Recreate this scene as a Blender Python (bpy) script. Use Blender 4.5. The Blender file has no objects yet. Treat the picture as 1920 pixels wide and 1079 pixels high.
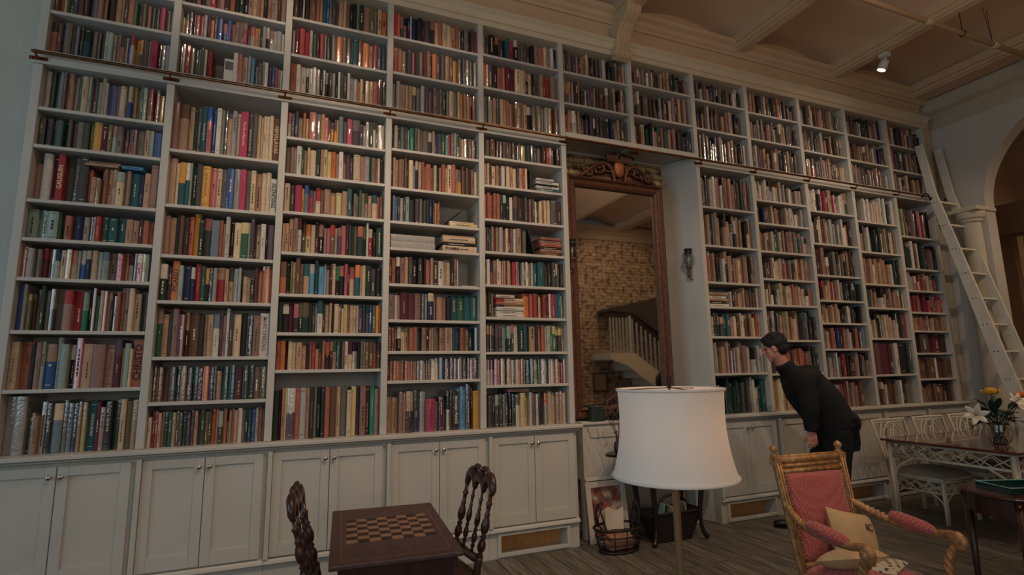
import bpy, bmesh, math, random
from mathutils import Vector, Matrix, Euler, Quaternion
random.seed(11)
PI = math.pi
scene = bpy.context.scene
COL = scene.collection

# ---------------------------------------------------------------- materials
def lin(c):
    return tuple(((v/255)/12.92 if v/255 <= .04045 else ((v/255+.055)/1.055)**2.4) for v in c)
MATS = {}
def mat(name, rgb, rough=.6, metal=0, coat=0, coat_rough=.1, var=0, scale=8, bump=0, bscale=60, emit=None, estr=0, trans=0, ior=1.45, spec=.5, sheen=0):
    if name in MATS: return MATS[name]
    m = bpy.data.materials.new(name); m.use_nodes = True
    nt = m.node_tree; p = nt.nodes['Principled BSDF']
    c = lin(rgb)
    p.inputs['Base Color'].default_value = (*c, 1)
    p.inputs['Roughness'].default_value = rough
    p.inputs['Metallic'].default_value = metal
    p.inputs['Coat Weight'].default_value = coat
    p.inputs['Coat Roughness'].default_value = coat_rough
    p.inputs['Specular IOR Level'].default_value = spec
    p.inputs['Transmission Weight'].default_value = trans
    p.inputs['IOR'].default_value = ior
    p.inputs['Sheen Weight'].default_value = sheen
    if emit:
        p.inputs['Emission Color'].default_value = (*emit, 1); p.inputs['Emission Strength'].default_value = estr
    if var or bump:
        tc = nt.nodes.new('ShaderNodeTexCoord')
    if var:
        n = nt.nodes.new('ShaderNodeTexNoise'); n.inputs['Scale'].default_value = scale; n.inputs['Detail'].default_value = 5
        nt.links.new(tc.outputs['Object'], n.inputs['Vector'])
        r = nt.nodes.new('ShaderNodeValToRGB')
        r.color_ramp.elements[0].position = .3; r.color_ramp.elements[1].position = .7
        r.color_ramp.elements[0].color = (*[v*(1-var) for v in c], 1)
        r.color_ramp.elements[1].color = (*[min(1, v*(1+var)) for v in c], 1)
        nt.links.new(n.outputs['Fac'], r.inputs['Fac']); nt.links.new(r.outputs['Color'], p.inputs['Base Color'])
    if bump:
        n2 = nt.nodes.new('ShaderNodeTexNoise'); n2.inputs['Scale'].default_value = bscale; n2.inputs['Detail'].default_value = 4
        nt.links.new(tc.outputs['Object'], n2.inputs['Vector'])
        b = nt.nodes.new('ShaderNodeBump'); b.inputs['Strength'].default_value = bump; b.inputs['Distance'].default_value = .01
        nt.links.new(n2.outputs['Fac'], b.inputs['Height']); nt.links.new(b.outputs['Normal'], p.inputs['Normal'])
    MATS[name] = m
    return m

WHITE = mat('white_paint', (186, 182, 172), .5, var=.05, scale=3)
WALLP = mat('wall_plaster', (186, 180, 170), .85, var=.05, scale=2, bump=.15, bscale=30)
CEILP = mat('ceiling_plaster', (186, 160, 136), .85, var=.06, scale=1.5, bump=.15, bscale=20)
CORN = mat('cornice_paint', (186, 162, 132), .7, var=.05, scale=3)
TRIMP = mat('cream_paint', (190, 180, 158), .6, var=.05, scale=4)
BRASS = mat('brass', (128, 84, 54), .35, 1, var=.15, scale=20)
PEWTER = mat('pewter', (190, 185, 175), .25, 1)
DARKW = mat('dark_mahogany', (58, 32, 26), .35, coat=.25, var=.3, scale=14)
TABLEW = mat('worn_mahogany', (78, 56, 52), .5, coat=.1, var=.2, scale=20)
BLACKW = mat('black_lacquer', (24, 22, 22), .35, coat=.2)
BRONZE = mat('old_bronze', (96, 62, 44), .5, .35, var=.3, scale=25, bump=.3, bscale=70)
GILT = mat('worn_gilt', (172, 128, 84), .45, .3, var=.42, scale=30, bump=.3, bscale=90)
RATTAN = mat('painted_rattan', (205, 196, 176), .5, var=.08, scale=30)
CUSH = mat('seat_linen', (160, 150, 130), .9, var=.06, scale=40, bump=.2, bscale=200)
LINEN = mat('pillow_linen', (190, 160, 118), .9, var=.08, scale=12, bump=.3, bscale=160)
GLASS = mat('clear_glass', (235, 240, 238), .02, trans=1, ior=1.45)
LADW = mat('ladder_paint', (205, 200, 186), .55, var=.08, scale=10)
TAN = mat('vent_back', (190, 140, 90), .8, var=.15, scale=20)
PAGES = mat('book_pages', (200, 188, 160), .9, var=.08, scale=120)
BLKCL = mat('black_cloth', (11, 12, 15), .85, var=.2, scale=20, bump=.25, bscale=25)
TROUS = mat('trouser_cloth', (9, 10, 12), .9, bump=.2, bscale=30)
SKINM = mat('skin', (205, 140, 118), .55, var=.06, scale=20)
HAIRM = mat('hair', (26, 22, 22), .6, var=.3, scale=90, bump=.6, bscale=150)
SHOE = mat('shoe_leather', (16, 14, 14), .35)
IRON = mat('dark_iron', (48, 40, 36), .5, .5, var=.2, scale=30)
WICK = mat('dark_wicker', (34, 28, 28), .7, var=.3, scale=60, bump=.5, bscale=80)
PAPER = mat('paper', (205, 196, 180), .8)
GREEN = mat('leaf_green', (34, 66, 44), .5, var=.3, scale=20)
LILY = mat('lily_white', (228, 220, 196), .5, var=.04, scale=30)
YEL = mat('rose_yellow', (236, 178, 60), .55, var=.12, scale=30)
ORG = mat('petal_orange', (226, 120, 40), .55, var=.15, scale=30)
TRAYM = mat('green_lacquer_tray', (14, 52, 48), .15, coat=.8)
TILE = mat('tray_edge', (150, 190, 185), .15, coat=.5)
CHINA = mat('white_china', (190, 215, 212), .2, coat=.5)

def brick_mat(name, c1, c2, mortar, scale, bumpd=.02, rot=(PI/2, 0, 0)):
    m = bpy.data.materials.new(name); m.use_nodes = True; nt = m.node_tree; p = nt.nodes['Principled BSDF']
    p.inputs['Roughness'].default_value = .85
    tc = nt.nodes.new('ShaderNodeTexCoord'); mp = nt.nodes.new('ShaderNodeMapping'); mp.inputs['Rotation'].default_value = rot
    nz = nt.nodes.new('ShaderNodeTexNoise'); nz.inputs['Scale'].default_value = 6; nz.inputs['Detail'].default_value = 6
    nt.links.new(tc.outputs['Object'], mp.inputs['Vector'])
    nt.links.new(tc.outputs['Object'], nz.inputs['Vector'])
    ad = nt.nodes.new('ShaderNodeVectorMath'); ad.operation = 'MULTIPLY_ADD'; ad.inputs[1].default_value = (.05, .05, .05)
    nt.links.new(nz.outputs['Color'], ad.inputs[0]); nt.links.new(mp.outputs['Vector'], ad.inputs[2])
    b = nt.nodes.new('ShaderNodeTexBrick'); b.inputs['Scale'].default_value = scale
    b.inputs['Color1'].default_value = (*lin(c1), 1); b.inputs['Color2'].default_value = (*lin(c2), 1); b.inputs['Mortar'].default_value = (*lin(mortar), 1)
    b.inputs['Mortar Size'].default_value = .014; b.inputs['Mortar Smooth'].default_value = .5; b.inputs['Brick Width'].default_value = .5; b.inputs['Row Height'].default_value = .17
    nt.links.new(ad.outputs[0], b.inputs['Vector'])
    n2 = nt.nodes.new('ShaderNodeTexNoise'); n2.inputs['Scale'].default_value = 9; n2.inputs['Detail'].default_value = 5
    nt.links.new(tc.outputs['Object'], n2.inputs['Vector'])
    r = nt.nodes.new('ShaderNodeValToRGB'); r.color_ramp.elements[0].position = .40; r.color_ramp.elements[1].position = .5
    r.color_ramp.elements[0].color = (.32, .28, .26, 1); r.color_ramp.elements[1].color = (1, 1, 1, 1)
    nt.links.new(n2.outputs['Fac'], r.inputs['Fac'])
    mx = nt.nodes.new('ShaderNodeMix'); mx.data_type = 'RGBA'; mx.blend_type = 'MULTIPLY'; mx.inputs[0].default_value = 1
    nt.links.new(b.outputs['Color'], mx.inputs[6]); nt.links.new(r.outputs['Color'], mx.inputs[7])
    nt.links.new(mx.outputs[2], p.inputs['Base Color'])
    bp = nt.nodes.new('ShaderNodeBump'); bp.inputs['Distance'].default_value = bumpd; bp.inputs['Strength'].default_value = 1
    mh = nt.nodes.new('ShaderNodeMath'); mh.operation = 'SUBTRACT'
    nt.links.new(n2.outputs['Fac'], mh.inputs[0]); nt.links.new(b.outputs['Fac'], mh.inputs[1])
    nt.links.new(mh.outputs[0], bp.inputs['Height']); nt.links.new(bp.outputs['Normal'], p.inputs['Normal'])
    return m
BRICK = brick_mat('whitewashed_brick', (196, 172, 126), (178, 150, 108), (120, 92, 64), 2.6)
BRICK2 = brick_mat('tan_brick', (206, 176, 140), (180, 150, 116), (110, 84, 62), 2.0)

def floor_mat():
    m = bpy.data.materials.new('grey_brown_boards'); m.use_nodes = True; nt = m.node_tree; p = nt.nodes['Principled BSDF']
    p.inputs['Roughness'].default_value = .55
    tc = nt.nodes.new('ShaderNodeTexCoord'); mp = nt.nodes.new('ShaderNodeMapping'); mp.inputs['Rotation'].default_value = (0, 0, PI/2)
    nt.links.new(tc.outputs['Object'], mp.inputs['Vector'])
    b = nt.nodes.new('ShaderNodeTexBrick'); b.inputs['Scale'].default_value = 1
    b.inputs['Brick Width'].default_value = 1.6; b.inputs['Row Height'].default_value = .15; b.inputs['Mortar Size'].default_value = .004
    b.inputs['Color1'].default_value = (*lin((118, 114, 106)), 1); b.inputs['Color2'].default_value = (*lin((94, 90, 83)), 1); b.inputs['Mortar'].default_value = (*lin((40, 34, 30)), 1)
    nt.links.new(mp.outputs['Vector'], b.inputs['Vector'])
    n = nt.nodes.new('ShaderNodeTexNoise'); n.inputs['Scale'].default_value = 5; n.inputs['Detail'].default_value = 8
    m2 = nt.nodes.new('ShaderNodeMapping'); m2.inputs['Scale'].default_value = (6, .7, 1)
    nt.links.new(tc.outputs['Object'], m2.inputs['Vector']); nt.links.new(m2.outputs['Vector'], n.inputs['Vector'])
    r = nt.nodes.new('ShaderNodeValToRGB'); r.color_ramp.elements[0].position = .3; r.color_ramp.elements[1].position = .72
    r.color_ramp.elements[0].color = (.45, .42, .4, 1); r.color_ramp.elements[1].color = (1.25, 1.2, 1.1, 1)
    nt.links.new(n.outputs['Fac'], r.inputs['Fac'])
    mx = nt.nodes.new('ShaderNodeMix'); mx.data_type = 'RGBA'; mx.blend_type = 'MULTIPLY'; mx.inputs[0].default_value = 1
    nt.links.new(b.outputs['Color'], mx.inputs[6]); nt.links.new(r.outputs['Color'], mx.inputs[7]); nt.links.new(mx.outputs[2], p.inputs['Base Color'])
    bp = nt.nodes.new('ShaderNodeBump'); bp.inputs['Distance'].default_value = .002; bp.inputs['Strength'].default_value = .5
    nt.links.new(n.outputs['Fac'], bp.inputs['Height']); nt.links.new(bp.outputs['Normal'], p.inputs['Normal'])
    return m
FLOORM = floor_mat()

def pattern_mat(name, c1, c2, scale, rough=.9):
    m = bpy.data.materials.new(name); m.use_nodes = True; nt = m.node_tree; p = nt.nodes['Principled BSDF']; p.inputs['Roughness'].default_value = rough
    p.inputs['Sheen Weight'].default_value = .2
    tc = nt.nodes.new('ShaderNodeTexCoord'); v = nt.nodes.new('ShaderNodeTexVoronoi'); v.inputs['Scale'].default_value = scale; v.inputs['Randomness'].default_value = .15
    mp = nt.nodes.new('ShaderNodeMapping'); mp.inputs['Rotation'].default_value = (.4, .4, .8)
    nt.links.new(tc.outputs['Object'], mp.inputs['Vector']); nt.links.new(mp.outputs['Vector'], v.inputs['Vector'])
    r = nt.nodes.new('ShaderNodeValToRGB'); r.color_ramp.elements[0].position = .25; r.color_ramp.elements[1].position = .45
    r.color_ramp.elements[0].color = (*lin(c1), 1); r.color_ramp.elements[1].color = (*lin(c2), 1)
    nt.links.new(v.outputs['Distance'], r.inputs['Fac']); nt.links.new(r.outputs['Color'], p.inputs['Base Color'])
    return m
PINK = pattern_mat('rose_damask', (196, 122, 108), (160, 74, 72), 75)
DOTS = pattern_mat('spotted_cloth', (40, 36, 34), (190, 176, 150), 32)

def attr_mat(name, rough, coat, spec=.5):
    m = bpy.data.materials.new(name); m.use_nodes = True; nt = m.node_tree; p = nt.nodes['Principled BSDF']
    a = nt.nodes.new('ShaderNodeAttribute'); a.attribute_name = 'Col'
    tc = nt.nodes.new('ShaderNodeTexCoord'); n = nt.nodes.new('ShaderNodeTexNoise'); n.inputs['Scale'].default_value = 35; n.inputs['Detail'].default_value = 4
    nt.links.new(tc.outputs['Object'], n.inputs['Vector'])
    r = nt.nodes.new('ShaderNodeValToRGB'); r.color_ramp.elements[0].color = (.62, .62, .62, 1); r.color_ramp.elements[1].color = (1.15, 1.15, 1.15, 1)
    nt.links.new(n.outputs['Fac'], r.inputs['Fac'])
    mx = nt.nodes.new('ShaderNodeMix'); mx.data_type = 'RGBA'; mx.blend_type = 'MULTIPLY'; mx.inputs[0].default_value = 1
    nt.links.new(a.outputs['Color'], mx.inputs[6]); nt.links.new(r.outputs['Color'], mx.inputs[7]); nt.links.new(mx.outputs[2], p.inputs['Base Color'])
    p.inputs['Roughness'].default_value = rough; p.inputs['Coat Weight'].default_value = coat; p.inputs['Coat Roughness'].default_value = .09
    p.inputs['Specular IOR Level'].default_value = spec
    if coat > .5:
        p.inputs['Coat IOR'].default_value = 1.9
        b = nt.nodes.new('ShaderNodeBump'); b.inputs['Strength'].default_value = .35; b.inputs['Distance'].default_value = .004
        n3 = nt.nodes.new('ShaderNodeTexNoise'); n3.inputs['Scale'].default_value = 45
        nt.links.new(tc.outputs['Object'], n3.inputs['Vector']); nt.links.new(n3.outputs['Fac'], b.inputs['Height']); nt.links.new(b.outputs['Normal'], p.inputs['Coat Normal'])
    return m
BK_MATTE = attr_mat('book_cloth', .65, .05, .35)
BK_GLOSS = attr_mat('book_in_clear_jacket', .4, 1)

# ---------------------------------------------------------------- mesh helper
class MB:
    def __init__(s): s.v = []; s.f = []; s.m = []; s.c = []; s.cur = 0; s.col = None
    def face(s, idx): s.f.append(idx); s.m.append(s.cur); s.c.append(s.col)
    def box(s, x0, x1, y0, y1, z0, z1, M=None):
        b = len(s.v)
        P = [(x0,y0,z0),(x1,y0,z0),(x1,y1,z0),(x0,y1,z0),(x0,y0,z1),(x1,y0,z1),(x1,y1,z1),(x0,y1,z1)]
        if M is not None: P = [tuple(M @ Vector(p)) for p in P]
        s.v += P
        for q in ((0,3,2,1),(4,5,6,7),(0,1,5,4),(1,2,6,5),(2,3,7,6),(3,0,4,7)): s.face(tuple(b+i for i in q))
        return s
    def cbox(s, c, d, rz=0, rx=0, ry=0):
        M = Matrix.Translation(c) @ Euler((rx, ry, rz)).to_matrix().to_4x4()
        return s.box(-d[0]/2, d[0]/2, -d[1]/2, d[1]/2, -d[2]/2, d[2]/2, M)
    def prism(s, pts, d0, d1, M=None, axis='y'):
        """polygon pts (a,b) extruded; axis y: (a,.,b); axis x: (.,a,b); axis z: (a,b,.)"""
        b = len(s.v); n = len(pts)
        def P(p, d):
            q = {'y': (p[0], d, p[1]), 'x': (d, p[0], p[1]), 'z': (p[0], p[1], d)}[axis]
            return tuple(M @ Vector(q)) if M is not None else q
        s.v += [P(p, d0) for p in pts] + [P(p, d1) for p in pts]
        s.face(tuple(b+i for i in range(n))); s.face(tuple(b+n+i for i in reversed(range(n))))
        for i in range(n): j = (i+1) % n; s.face((b+j, b+i, b+n+i, b+n+j))
        return s
    def tube(s, path, r, n=10, closed=False, cap=True, flat=None):
        path = [Vector(p) for p in path]; k = len(path)
        R = r if isinstance(r, (list, tuple)) else [r]*k
        b = len(s.v); T = []
        for i in range(k):
            a = path[i-1] if (i > 0 or closed) else path[i]; c = path[(i+1) % k] if (i < k-1 or closed) else path[i]
            t = (c-a); T.append(t.normalized() if t.length > 1e-9 else Vector((0,0,1)))
        u = T[0].orthogonal().normalized()
        if flat is not None: u = (Vector(flat[0]) - T[0]*T[0].dot(Vector(flat[0]))).normalized()
        for i in range(k):
            u = (u - T[i]*u.dot(T[i]))
            u = u.normalized() if u.length > 1e-6 else T[i].orthogonal().normalized()
            w = T[i].cross(u); k2 = flat[1] if flat is not None else 1
            for j in range(n):
                a = 2*PI*j/n; s.v.append(tuple(path[i] + u*(R[i]*math.cos(a)) + w*(R[i]*k2*math.sin(a))))
        for i in range(k if closed else k-1):
            i2 = (i+1) % k
            for j in range(n): j2 = (j+1) % n; s.face((b+i*n+j, b+i*n+j2, b+i2*n+j2, b+i2*n+j))
        if cap and not closed:
            s.face(tuple(b+j for j in reversed(range(n)))); s.face(tuple(b+(k-1)*n+j for j in range(n)))
        return s
    def lathe(s, prof, c=(0,0,0), n=24, M=None, cap=True):
        b = len(s.v); k = len(prof)
        for r, z in prof:
            for j in range(n):
                a = 2*PI*j/n; p = Vector((c[0]+r*math.cos(a), c[1]+r*math.sin(a), c[2]+z))
                s.v.append(tuple(M @ p) if M is not None else tuple(p))
        for i in range(k-1):
            for j in range(n): j2 = (j+1) % n; s.face((b+i*n+j, b+i*n+j2, b+(i+1)*n+j2, b+(i+1)*n+j))
        if cap:
            s.face(tuple(b+j for j in reversed(range(n)))); s.face(tuple(b+(k-1)*n+j for j in range(n)))
        return s
    def ell(s, c, r, n=16, m=10, M=None):
        b = len(s.v); R = M if M is not None else Matrix.Identity(3)
        C = Vector(c)
        def P(x, y, z): return tuple(C + R @ Vector((x*r[0], y*r[1], z*r[2])))
        s.v.append(P(0,0,-1))
        for i in range(1, m):
            t = -PI/2 + PI*i/m
            for j in range(n): a = 2*PI*j/n; s.v.append(P(math.cos(t)*math.cos(a), math.cos(t)*math.sin(a), math.sin(t)))
        s.v.append(P(0,0,1)); e = len(s.v)-1
        for j in range(n): s.face((b, b+1+(j+1)%n, b+1+j)); s.face((e, e-n+j, e-n+(j+1)%n))
        for i in range(m-2):
            for j in range(n): j2=(j+1)%n; s.face((b+1+i*n+j, b+1+i*n+j2, b+1+(i+1)*n+j2, b+1+(i+1)*n+j))
        return s
    def grid(s, fn, nu, nv):
        b = len(s.v)
        for i in range(nu+1):
            for j in range(nv+1): s.v.append(tuple(fn(i/nu, j/nv)))
        for i in range(nu):
            for j in range(nv): a = b+i*(nv+1)+j; s.face((a, a+nv+1, a+nv+2, a+1))
        return s
    def build(s, name, mats, parent=None, smooth=False, bevel=0, sub=0, world=True, solid=0):
        me = bpy.data.meshes.new(name)
        off = parent.location if (parent is not None and world) else Vector((0,0,0))
        if world is True and parent is not None:
            o0 = parent; off = Vector((0,0,0))
            while o0 is not None: off = off + o0.location; o0 = o0.parent
        me.from_pydata([(x-off[0], y-off[1], z-off[2]) for x, y, z in s.v], [], s.f)
        if not isinstance(mats, (list, tuple)): mats = [mats]
        for m in mats: me.materials.append(m)
        me.polygons.foreach_set('material_index', s.m)
        if any(c is not None for c in s.c):
            at = me.color_attributes.new('Col', 'FLOAT_COLOR', 'CORNER'); k = 0
            for p, c in zip(me.polygons, s.c):
                cc = (*(c or (.5,.5,.5)), 1)
                for _ in range(p.loop_total): at.data[k].color = cc; k += 1
        if smooth:
            me.polygons.foreach_set('use_smooth', [True]*len(me.polygons))
        me.update()
        o = bpy.data.objects.new(name, me); COL.objects.link(o)
        if parent is not None: o.parent = parent
        if bevel:
            b = o.modifiers.new('Bevel', 'BEVEL'); b.width = bevel; b.segments = 2; b.limit_method = 'ANGLE'; b.angle_limit = .7
        if solid:
            b = o.modifiers.new('Solidify', 'SOLIDIFY'); b.thickness = solid; b.offset = 0
        if sub:
            b = o.modifiers.new('Subsurf', 'SUBSURF'); b.levels = sub; b.render_levels = sub
        return o

def tag(o, label=None, cat=None, group=None, kind=None):
    if label: o['label'] = label
    if cat: o['category'] = cat
    if group: o['group'] = group
    if kind: o['kind'] = kind
    return o
def thing(name, label, cat, loc, rz=0, group=None):
    o = bpy.data.objects.new(name, None); COL.objects.link(o); o.location = loc; o.rotation_euler = (0, 0, rz)
    o.empty_display_size = .1
    return tag(o, label, cat, group)
def copy_tree(o, parent=None):
    c = o.copy(); COL.objects.link(c); c.parent = parent
    for ch in [x for x in o.children]: copy_tree(ch, c)
    return c
def spline(pts, n=8):
    """Catmull-Rom through pts"""
    P = [Vector(p) for p in pts]; out = []
    for i in range(len(P)-1):
        p0 = P[max(i-1, 0)]; p1 = P[i]; p2 = P[i+1]; p3 = P[min(i+2, len(P)-1)]
        for k in range(n):
            t = k/n
            out.append(.5*((2*p1)+(-p0+p2)*t+(2*p0-5*p1+4*p2-p3)*t*t+(-p0+3*p1-3*p2+p3)*t**3))
    out.append(P[-1]); return out
def evaluated(o, name):
    dg = bpy.context.evaluated_depsgraph_get(); dg.update()
    me = bpy.data.meshes.new_from_object(o.evaluated_get(dg)); me.name = name
    return me
def text_mesh(txt, size, m, ext=.0006):
    cu = bpy.data.curves.new('t', 'FONT'); cu.body = txt; cu.size = size; cu.extrude = ext; cu.align_x = 'CENTER'; cu.align_y = 'CENTER'; cu.resolution_u = 3; cu.offset = size*.018
    o = bpy.data.objects.new('t', cu); COL.objects.link(o)
    bpy.context.view_layer.update()
    me = evaluated(o, 'title'); COL.objects.unlink(o); bpy.data.objects.remove(o)
    me.materials.clear(); me.materials.append(m)
    return me

# ---------------------------------------------------------------- room shell
def struct(name, mb, m, **k):
    o = mb.build(name, m, **k); o['kind'] = 'structure'; return o
struct('floor', MB().box(-4, 13.5, -7.0, .62, -.1, 0), FLOORM)
struct('wall_back', MB().box(-4, .03, .40, .6, 0, 5.5), WALLP)
b = MB().box(.03, 4.02, .385, .6, 0, 5.5).box(5.68, 9.61, .385, .6, 0, 5.5).box(4.02, 5.68, .385, .6, 3.80, 5.5)
struct('wall_bookcase', b, WALLP)
struct('wall_alcove', MB().box(4.02, 5.68, .386, .46, 0, 3.80), BRICK)
struct('wall_alcove_right', MB().prism([(5.6255, .0), (5.47, .3855), (5.6255, .3855)], 0, 3.719, axis='z'), WHITE)
struct('wall_alcove_left', MB().prism([(4.0755, .0), (4.0755, .3855), (4.15, .3855)], 0, 3.719, axis='z'), WHITE)
struct('wall_end', MB().box(9.61, 10.0, .12, .6, 0, 5.5), WALLP)
struct('trim_end_pilaster', MB().box(9.72, 9.84, .06, .12, 0, 4.85).box(9.62, 9.70, .09, .12, 0, 4.85), TRIMP, bevel=.008)
struct('wall_left', MB().box(-4.2, -4, -7, .6, 0, .9).box(-4.2, -4, -7, .6, 4.3, 5.5).box(-4.2, -4, -7, -5.6, .9, 4.3).box(-4.2, -4, -1.2, .6, .9, 4.3), WALLP)
struct('wall_front', MB().box(-4, 13.5, -7.2, -7.0, 0, 4.8), BRICK2)
struct('trim_front_cornice', MB().box(-4, 13.5, -7.2, -6.95, 4.8, 4.95).box(-4, 13.5, -7.2, -6.82, 5.02, 5.15).box(-4, 13.5, -7.2, -6.9, 4.95, 5.02), CORN)
# right wall with arch (plane x = 9.9..10.05)
AX0, AX1 = 9.86, 10.06
yc, zs, R0 = -1.75, 3.47, 1.32
b = MB()
pts = [(.6, 0), (.6, 5.5), (-7, 5.5), (-7, 0), (yc-R0, 0)]
pts += [(yc - R0*math.cos(a), zs + R0*math.sin(a)*.92) for a in [PI*i/28 for i in range(29)]]
pts += [(yc+R0, 0)]
# split into strips to stay convex-ish
def arch_strip(x0, x1):
    mb = MB(); mb.box(x0, x1, yc+R0, .6, 0, 5.5); mb.box(x0, x1, -3.7, yc-R0, 0, 5.5)
    N = 32
    for i in range(N):
        a0, a1 = PI*i/N, PI*(i+1)/N
        y0, y1 = yc-R0*math.cos(a0), yc-R0*math.cos(a1); z0, z1 = zs+R0*math.sin(a0)*.92, zs+R0*math.sin(a1)*.92
        mb.prism([(y0, z0), (y1, z1), (y1, 5.5), (y0, 5.5)], x0, x1, axis='x')
    return mb
struct('wall_right', arch_strip(AX0, AX1), WALLP)
# half column under the arch spring
CX = 9.80
cb = MB().lathe([(.15, 0), (.15, .2), (.125, .24), (.118, .3), (.105, 3.2), (.105, 3.26), (.125, 3.27), (.13, 3.3), (.15, 3.32), (.16, 3.36), (.16, 3.4)], (CX, -.28, 0), 28)
cb.box(CX-.17, 10.05, -.45, -.11, 3.4, 3.45)
o = cb.build('trim_column', TRIMP, smooth=False, bevel=.004); o['kind'] = 'structure'
for p in o.data.polygons: p.use_smooth = len(p.vertices) == 4 and p.center.z < 3.2
# room beyond the arch
struct('wall_beyond', MB().box(12.6, 12.8, -7, .6, 0, 5.5), mat('far_wall_paint', (176, 150, 124), .85, var=.05))
struct('wall_beyond_side', MB().box(10.12, 12.6, .45, .6, 0, 5.5), mat('far_wall_paint', (176, 150, 124)))
struct('trim_beyond_lintel', MB().box(11.2, 11.5, -6.9, .45, 3.3, 3.75).box(11.3, 11.42, .0, .45, 0, 3.3), mat('beam_brown', (120, 92, 72), .8))
struct('trim_beyond_panel', MB().box(11.9, 11.98, .0, .45, 0, 2.75).box(11.86, 11.9, -.02, .06, 0, 2.8), mat('pale_panel', (196, 176, 150), .7))

# ceiling: shallow plaster vaults between plaster beams running away from the bookcase
BX = [-2.95, -1.4, .12, 1.66, 3.2, 4.75, 6.33, 7.91, 9.5]
cb = MB()
for i in range(len(BX)-1):
    x0, x1 = BX[i], BX[i+1]
    def fn(u, v, x0=x0, x1=x1): return (x0+(x1-x0)*u, .02-7.1*v, 5.13+.20*math.sin(PI*u)**.8)
    cb.grid(fn, 16, 2)
cb.box(-4.2, -2.9, -7.2, .6, 5.2, 5.3); cb.box(9.45, 13.5, -7.2, .6, 5.2, 5.3)
cb.box(-4.2, 13.5, -7.2, .6, 5.5, 5.6)
struct('ceiling', cb, CEILP)
for i, x in enumerate(BX):
    b = MB(); w = .16 if i == len(BX)-1 else .085
    b.box(x-w, x+w, -6.8, .0, 5.06, 5.2); b.box(x-w-.035, x+w+.035, -6.8, .0, 5.10, 5.2); b.box(x-w+.03, x+w-.03, -6.8, .0, 5.04, 5.2)
    struct('trim_ceiling_beam', b, CORN, bevel=.006)
b = MB()
# cornice of the end wall
b.prism([(9.92, 4.66), (9.86, 4.68), (9.84, 4.78), (9.78, 4.86), (9.70, 4.90), (9.68, 5.06), (9.92, 5.06)], -3.75, .1)
struct('trim_end_cornice', b, mat('end_cornice_paint', (170, 160, 140), .7, var=.05))
# frieze and crown above the bookcase (profile in y,z), runs along x
def mould(name, prof, x0, x1, m): 
    return struct(name, MB().prism(prof, x0, x1, axis='x'), m)
mould('trim_frieze', [(.3, 4.80), (.03, 4.80), (.03, 4.97), (.0, 5.0), (.3, 5.0)], .0, 9.62, CORN)
mould('trim_crown', [(.3, 5.0), (-.02, 5.0), (-.03, 5.02), (-.06, 5.04), (-.07, 5.08), (-.11, 5.10), (-.12, 5.14), (.3, 5.14)], -.2, 9.7, CORN)
mould('trim_vault_wall', [(.3, 5.14), (.02, 5.14), (.02, 5.48), (.3, 5.48)], -4, 9.7, CORN)
mould('trim_left_crown', [(.5, 4.8), (.38, 4.8), (.30, 4.95), (.25, 5.14), (.5, 5.14)], -4, .0, CORN)
# scroll corbel
prof = [(.02, 5.13), (.02, 4.62), (-.02, 4.60), (-.07, 4.62), (-.10, 4.66), (-.09, 4.70), (-.10, 4.78), (-.13, 4.86), (-.19, 4.92), (-.26, 4.95), (-.31, 4.98), (-.33, 5.03), (-.32, 5.13)]
b = MB().prism(prof, 4.64, 4.80, axis='x'); b.box(4.62, 4.82, -.36, .02, 5.07, 5.12)
for t in (4.67, 4.72, 4.77): b.tube([(t, y-.004, z) for y, z in prof[3:12]], .008, 6)
b.tube([(4.62, -.06, 4.67), (4.82, -.06, 4.67)], .045, 14)
struct('trim_corbel', b, CORN, bevel=.005)

# window in the left wall (behind the camera's left) with daylight
b = MB().box(-4.12, -4.06, -5.6, -1.2, .9, .98).box(-4.12, -4.06, -5.6, -1.2, 4.22, 4.3)
for y in (-5.6, -4.15, -2.68, -1.28): b.box(-4.12, -4.06, y, y+.08, .9, 4.3)
b.box(-4.11, -4.07, -5.6, -1.2, 2.5, 2.56)
w1 = struct('window_1', b, WHITE)
# ---------------------------------------------------------------- bookcases
DV = [.03, .803, 1.572, 2.38, 3.197, 4.023, 4.822, 5.626, 6.391, 7.218, 8.013, 8.798, 9.558]
TW = .05
LEV = {1: [3.295, 3.028, 2.652, 2.39, 2.128, 1.786, 1.414], 2: [3.108, 2.695, 2.329, 2.003, 1.614, 1.31], 3: [3.321, 3.02, 2.718, 2.4, 2.08, 1.789, 1.514],
 4: [3.342, 3.005, 2.714, 2.491, 2.193, 1.901, 1.649, 1.418], 5: [3.388, 3.12, 2.809, 2.515, 2.222, 1.94, 1.642, 1.362],
 8: [3.172, 2.751, 2.36, 2.102, 1.793, 1.418], 9: [3.328, 3.061, 2.742, 2.433, 2.145, 1.761, 1.404], 10: [3.284, 2.891, 2.516, 2.223, 1.961, 1.666, 1.348],
 11: [3.23, 2.847, 2.45, 2.16, 1.792, 1.363], 12: [3.103, 2.682, 2.4, 2.124, 1.89, 1.614, 1.3]}
UP = {1: [4.285, 4.011], 2: [4.28, 4.023], 3: [4.347, 4.024], 4: [4.367, 4.036], 5: [4.381, 4.057], 6: [4.382, 4.054], 7: [4.409, 4.062], 8: [4.388, 4.052], 9: [4.368, 4.048], 10: [4.354, 4.026], 11: [4.351, 4.018], 12: [4.334, 3.988]}
CT = 1.011; UB = 3.70; YB = .36
def span(bay): return DV[bay-1]+TW, DV[bay]
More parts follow.
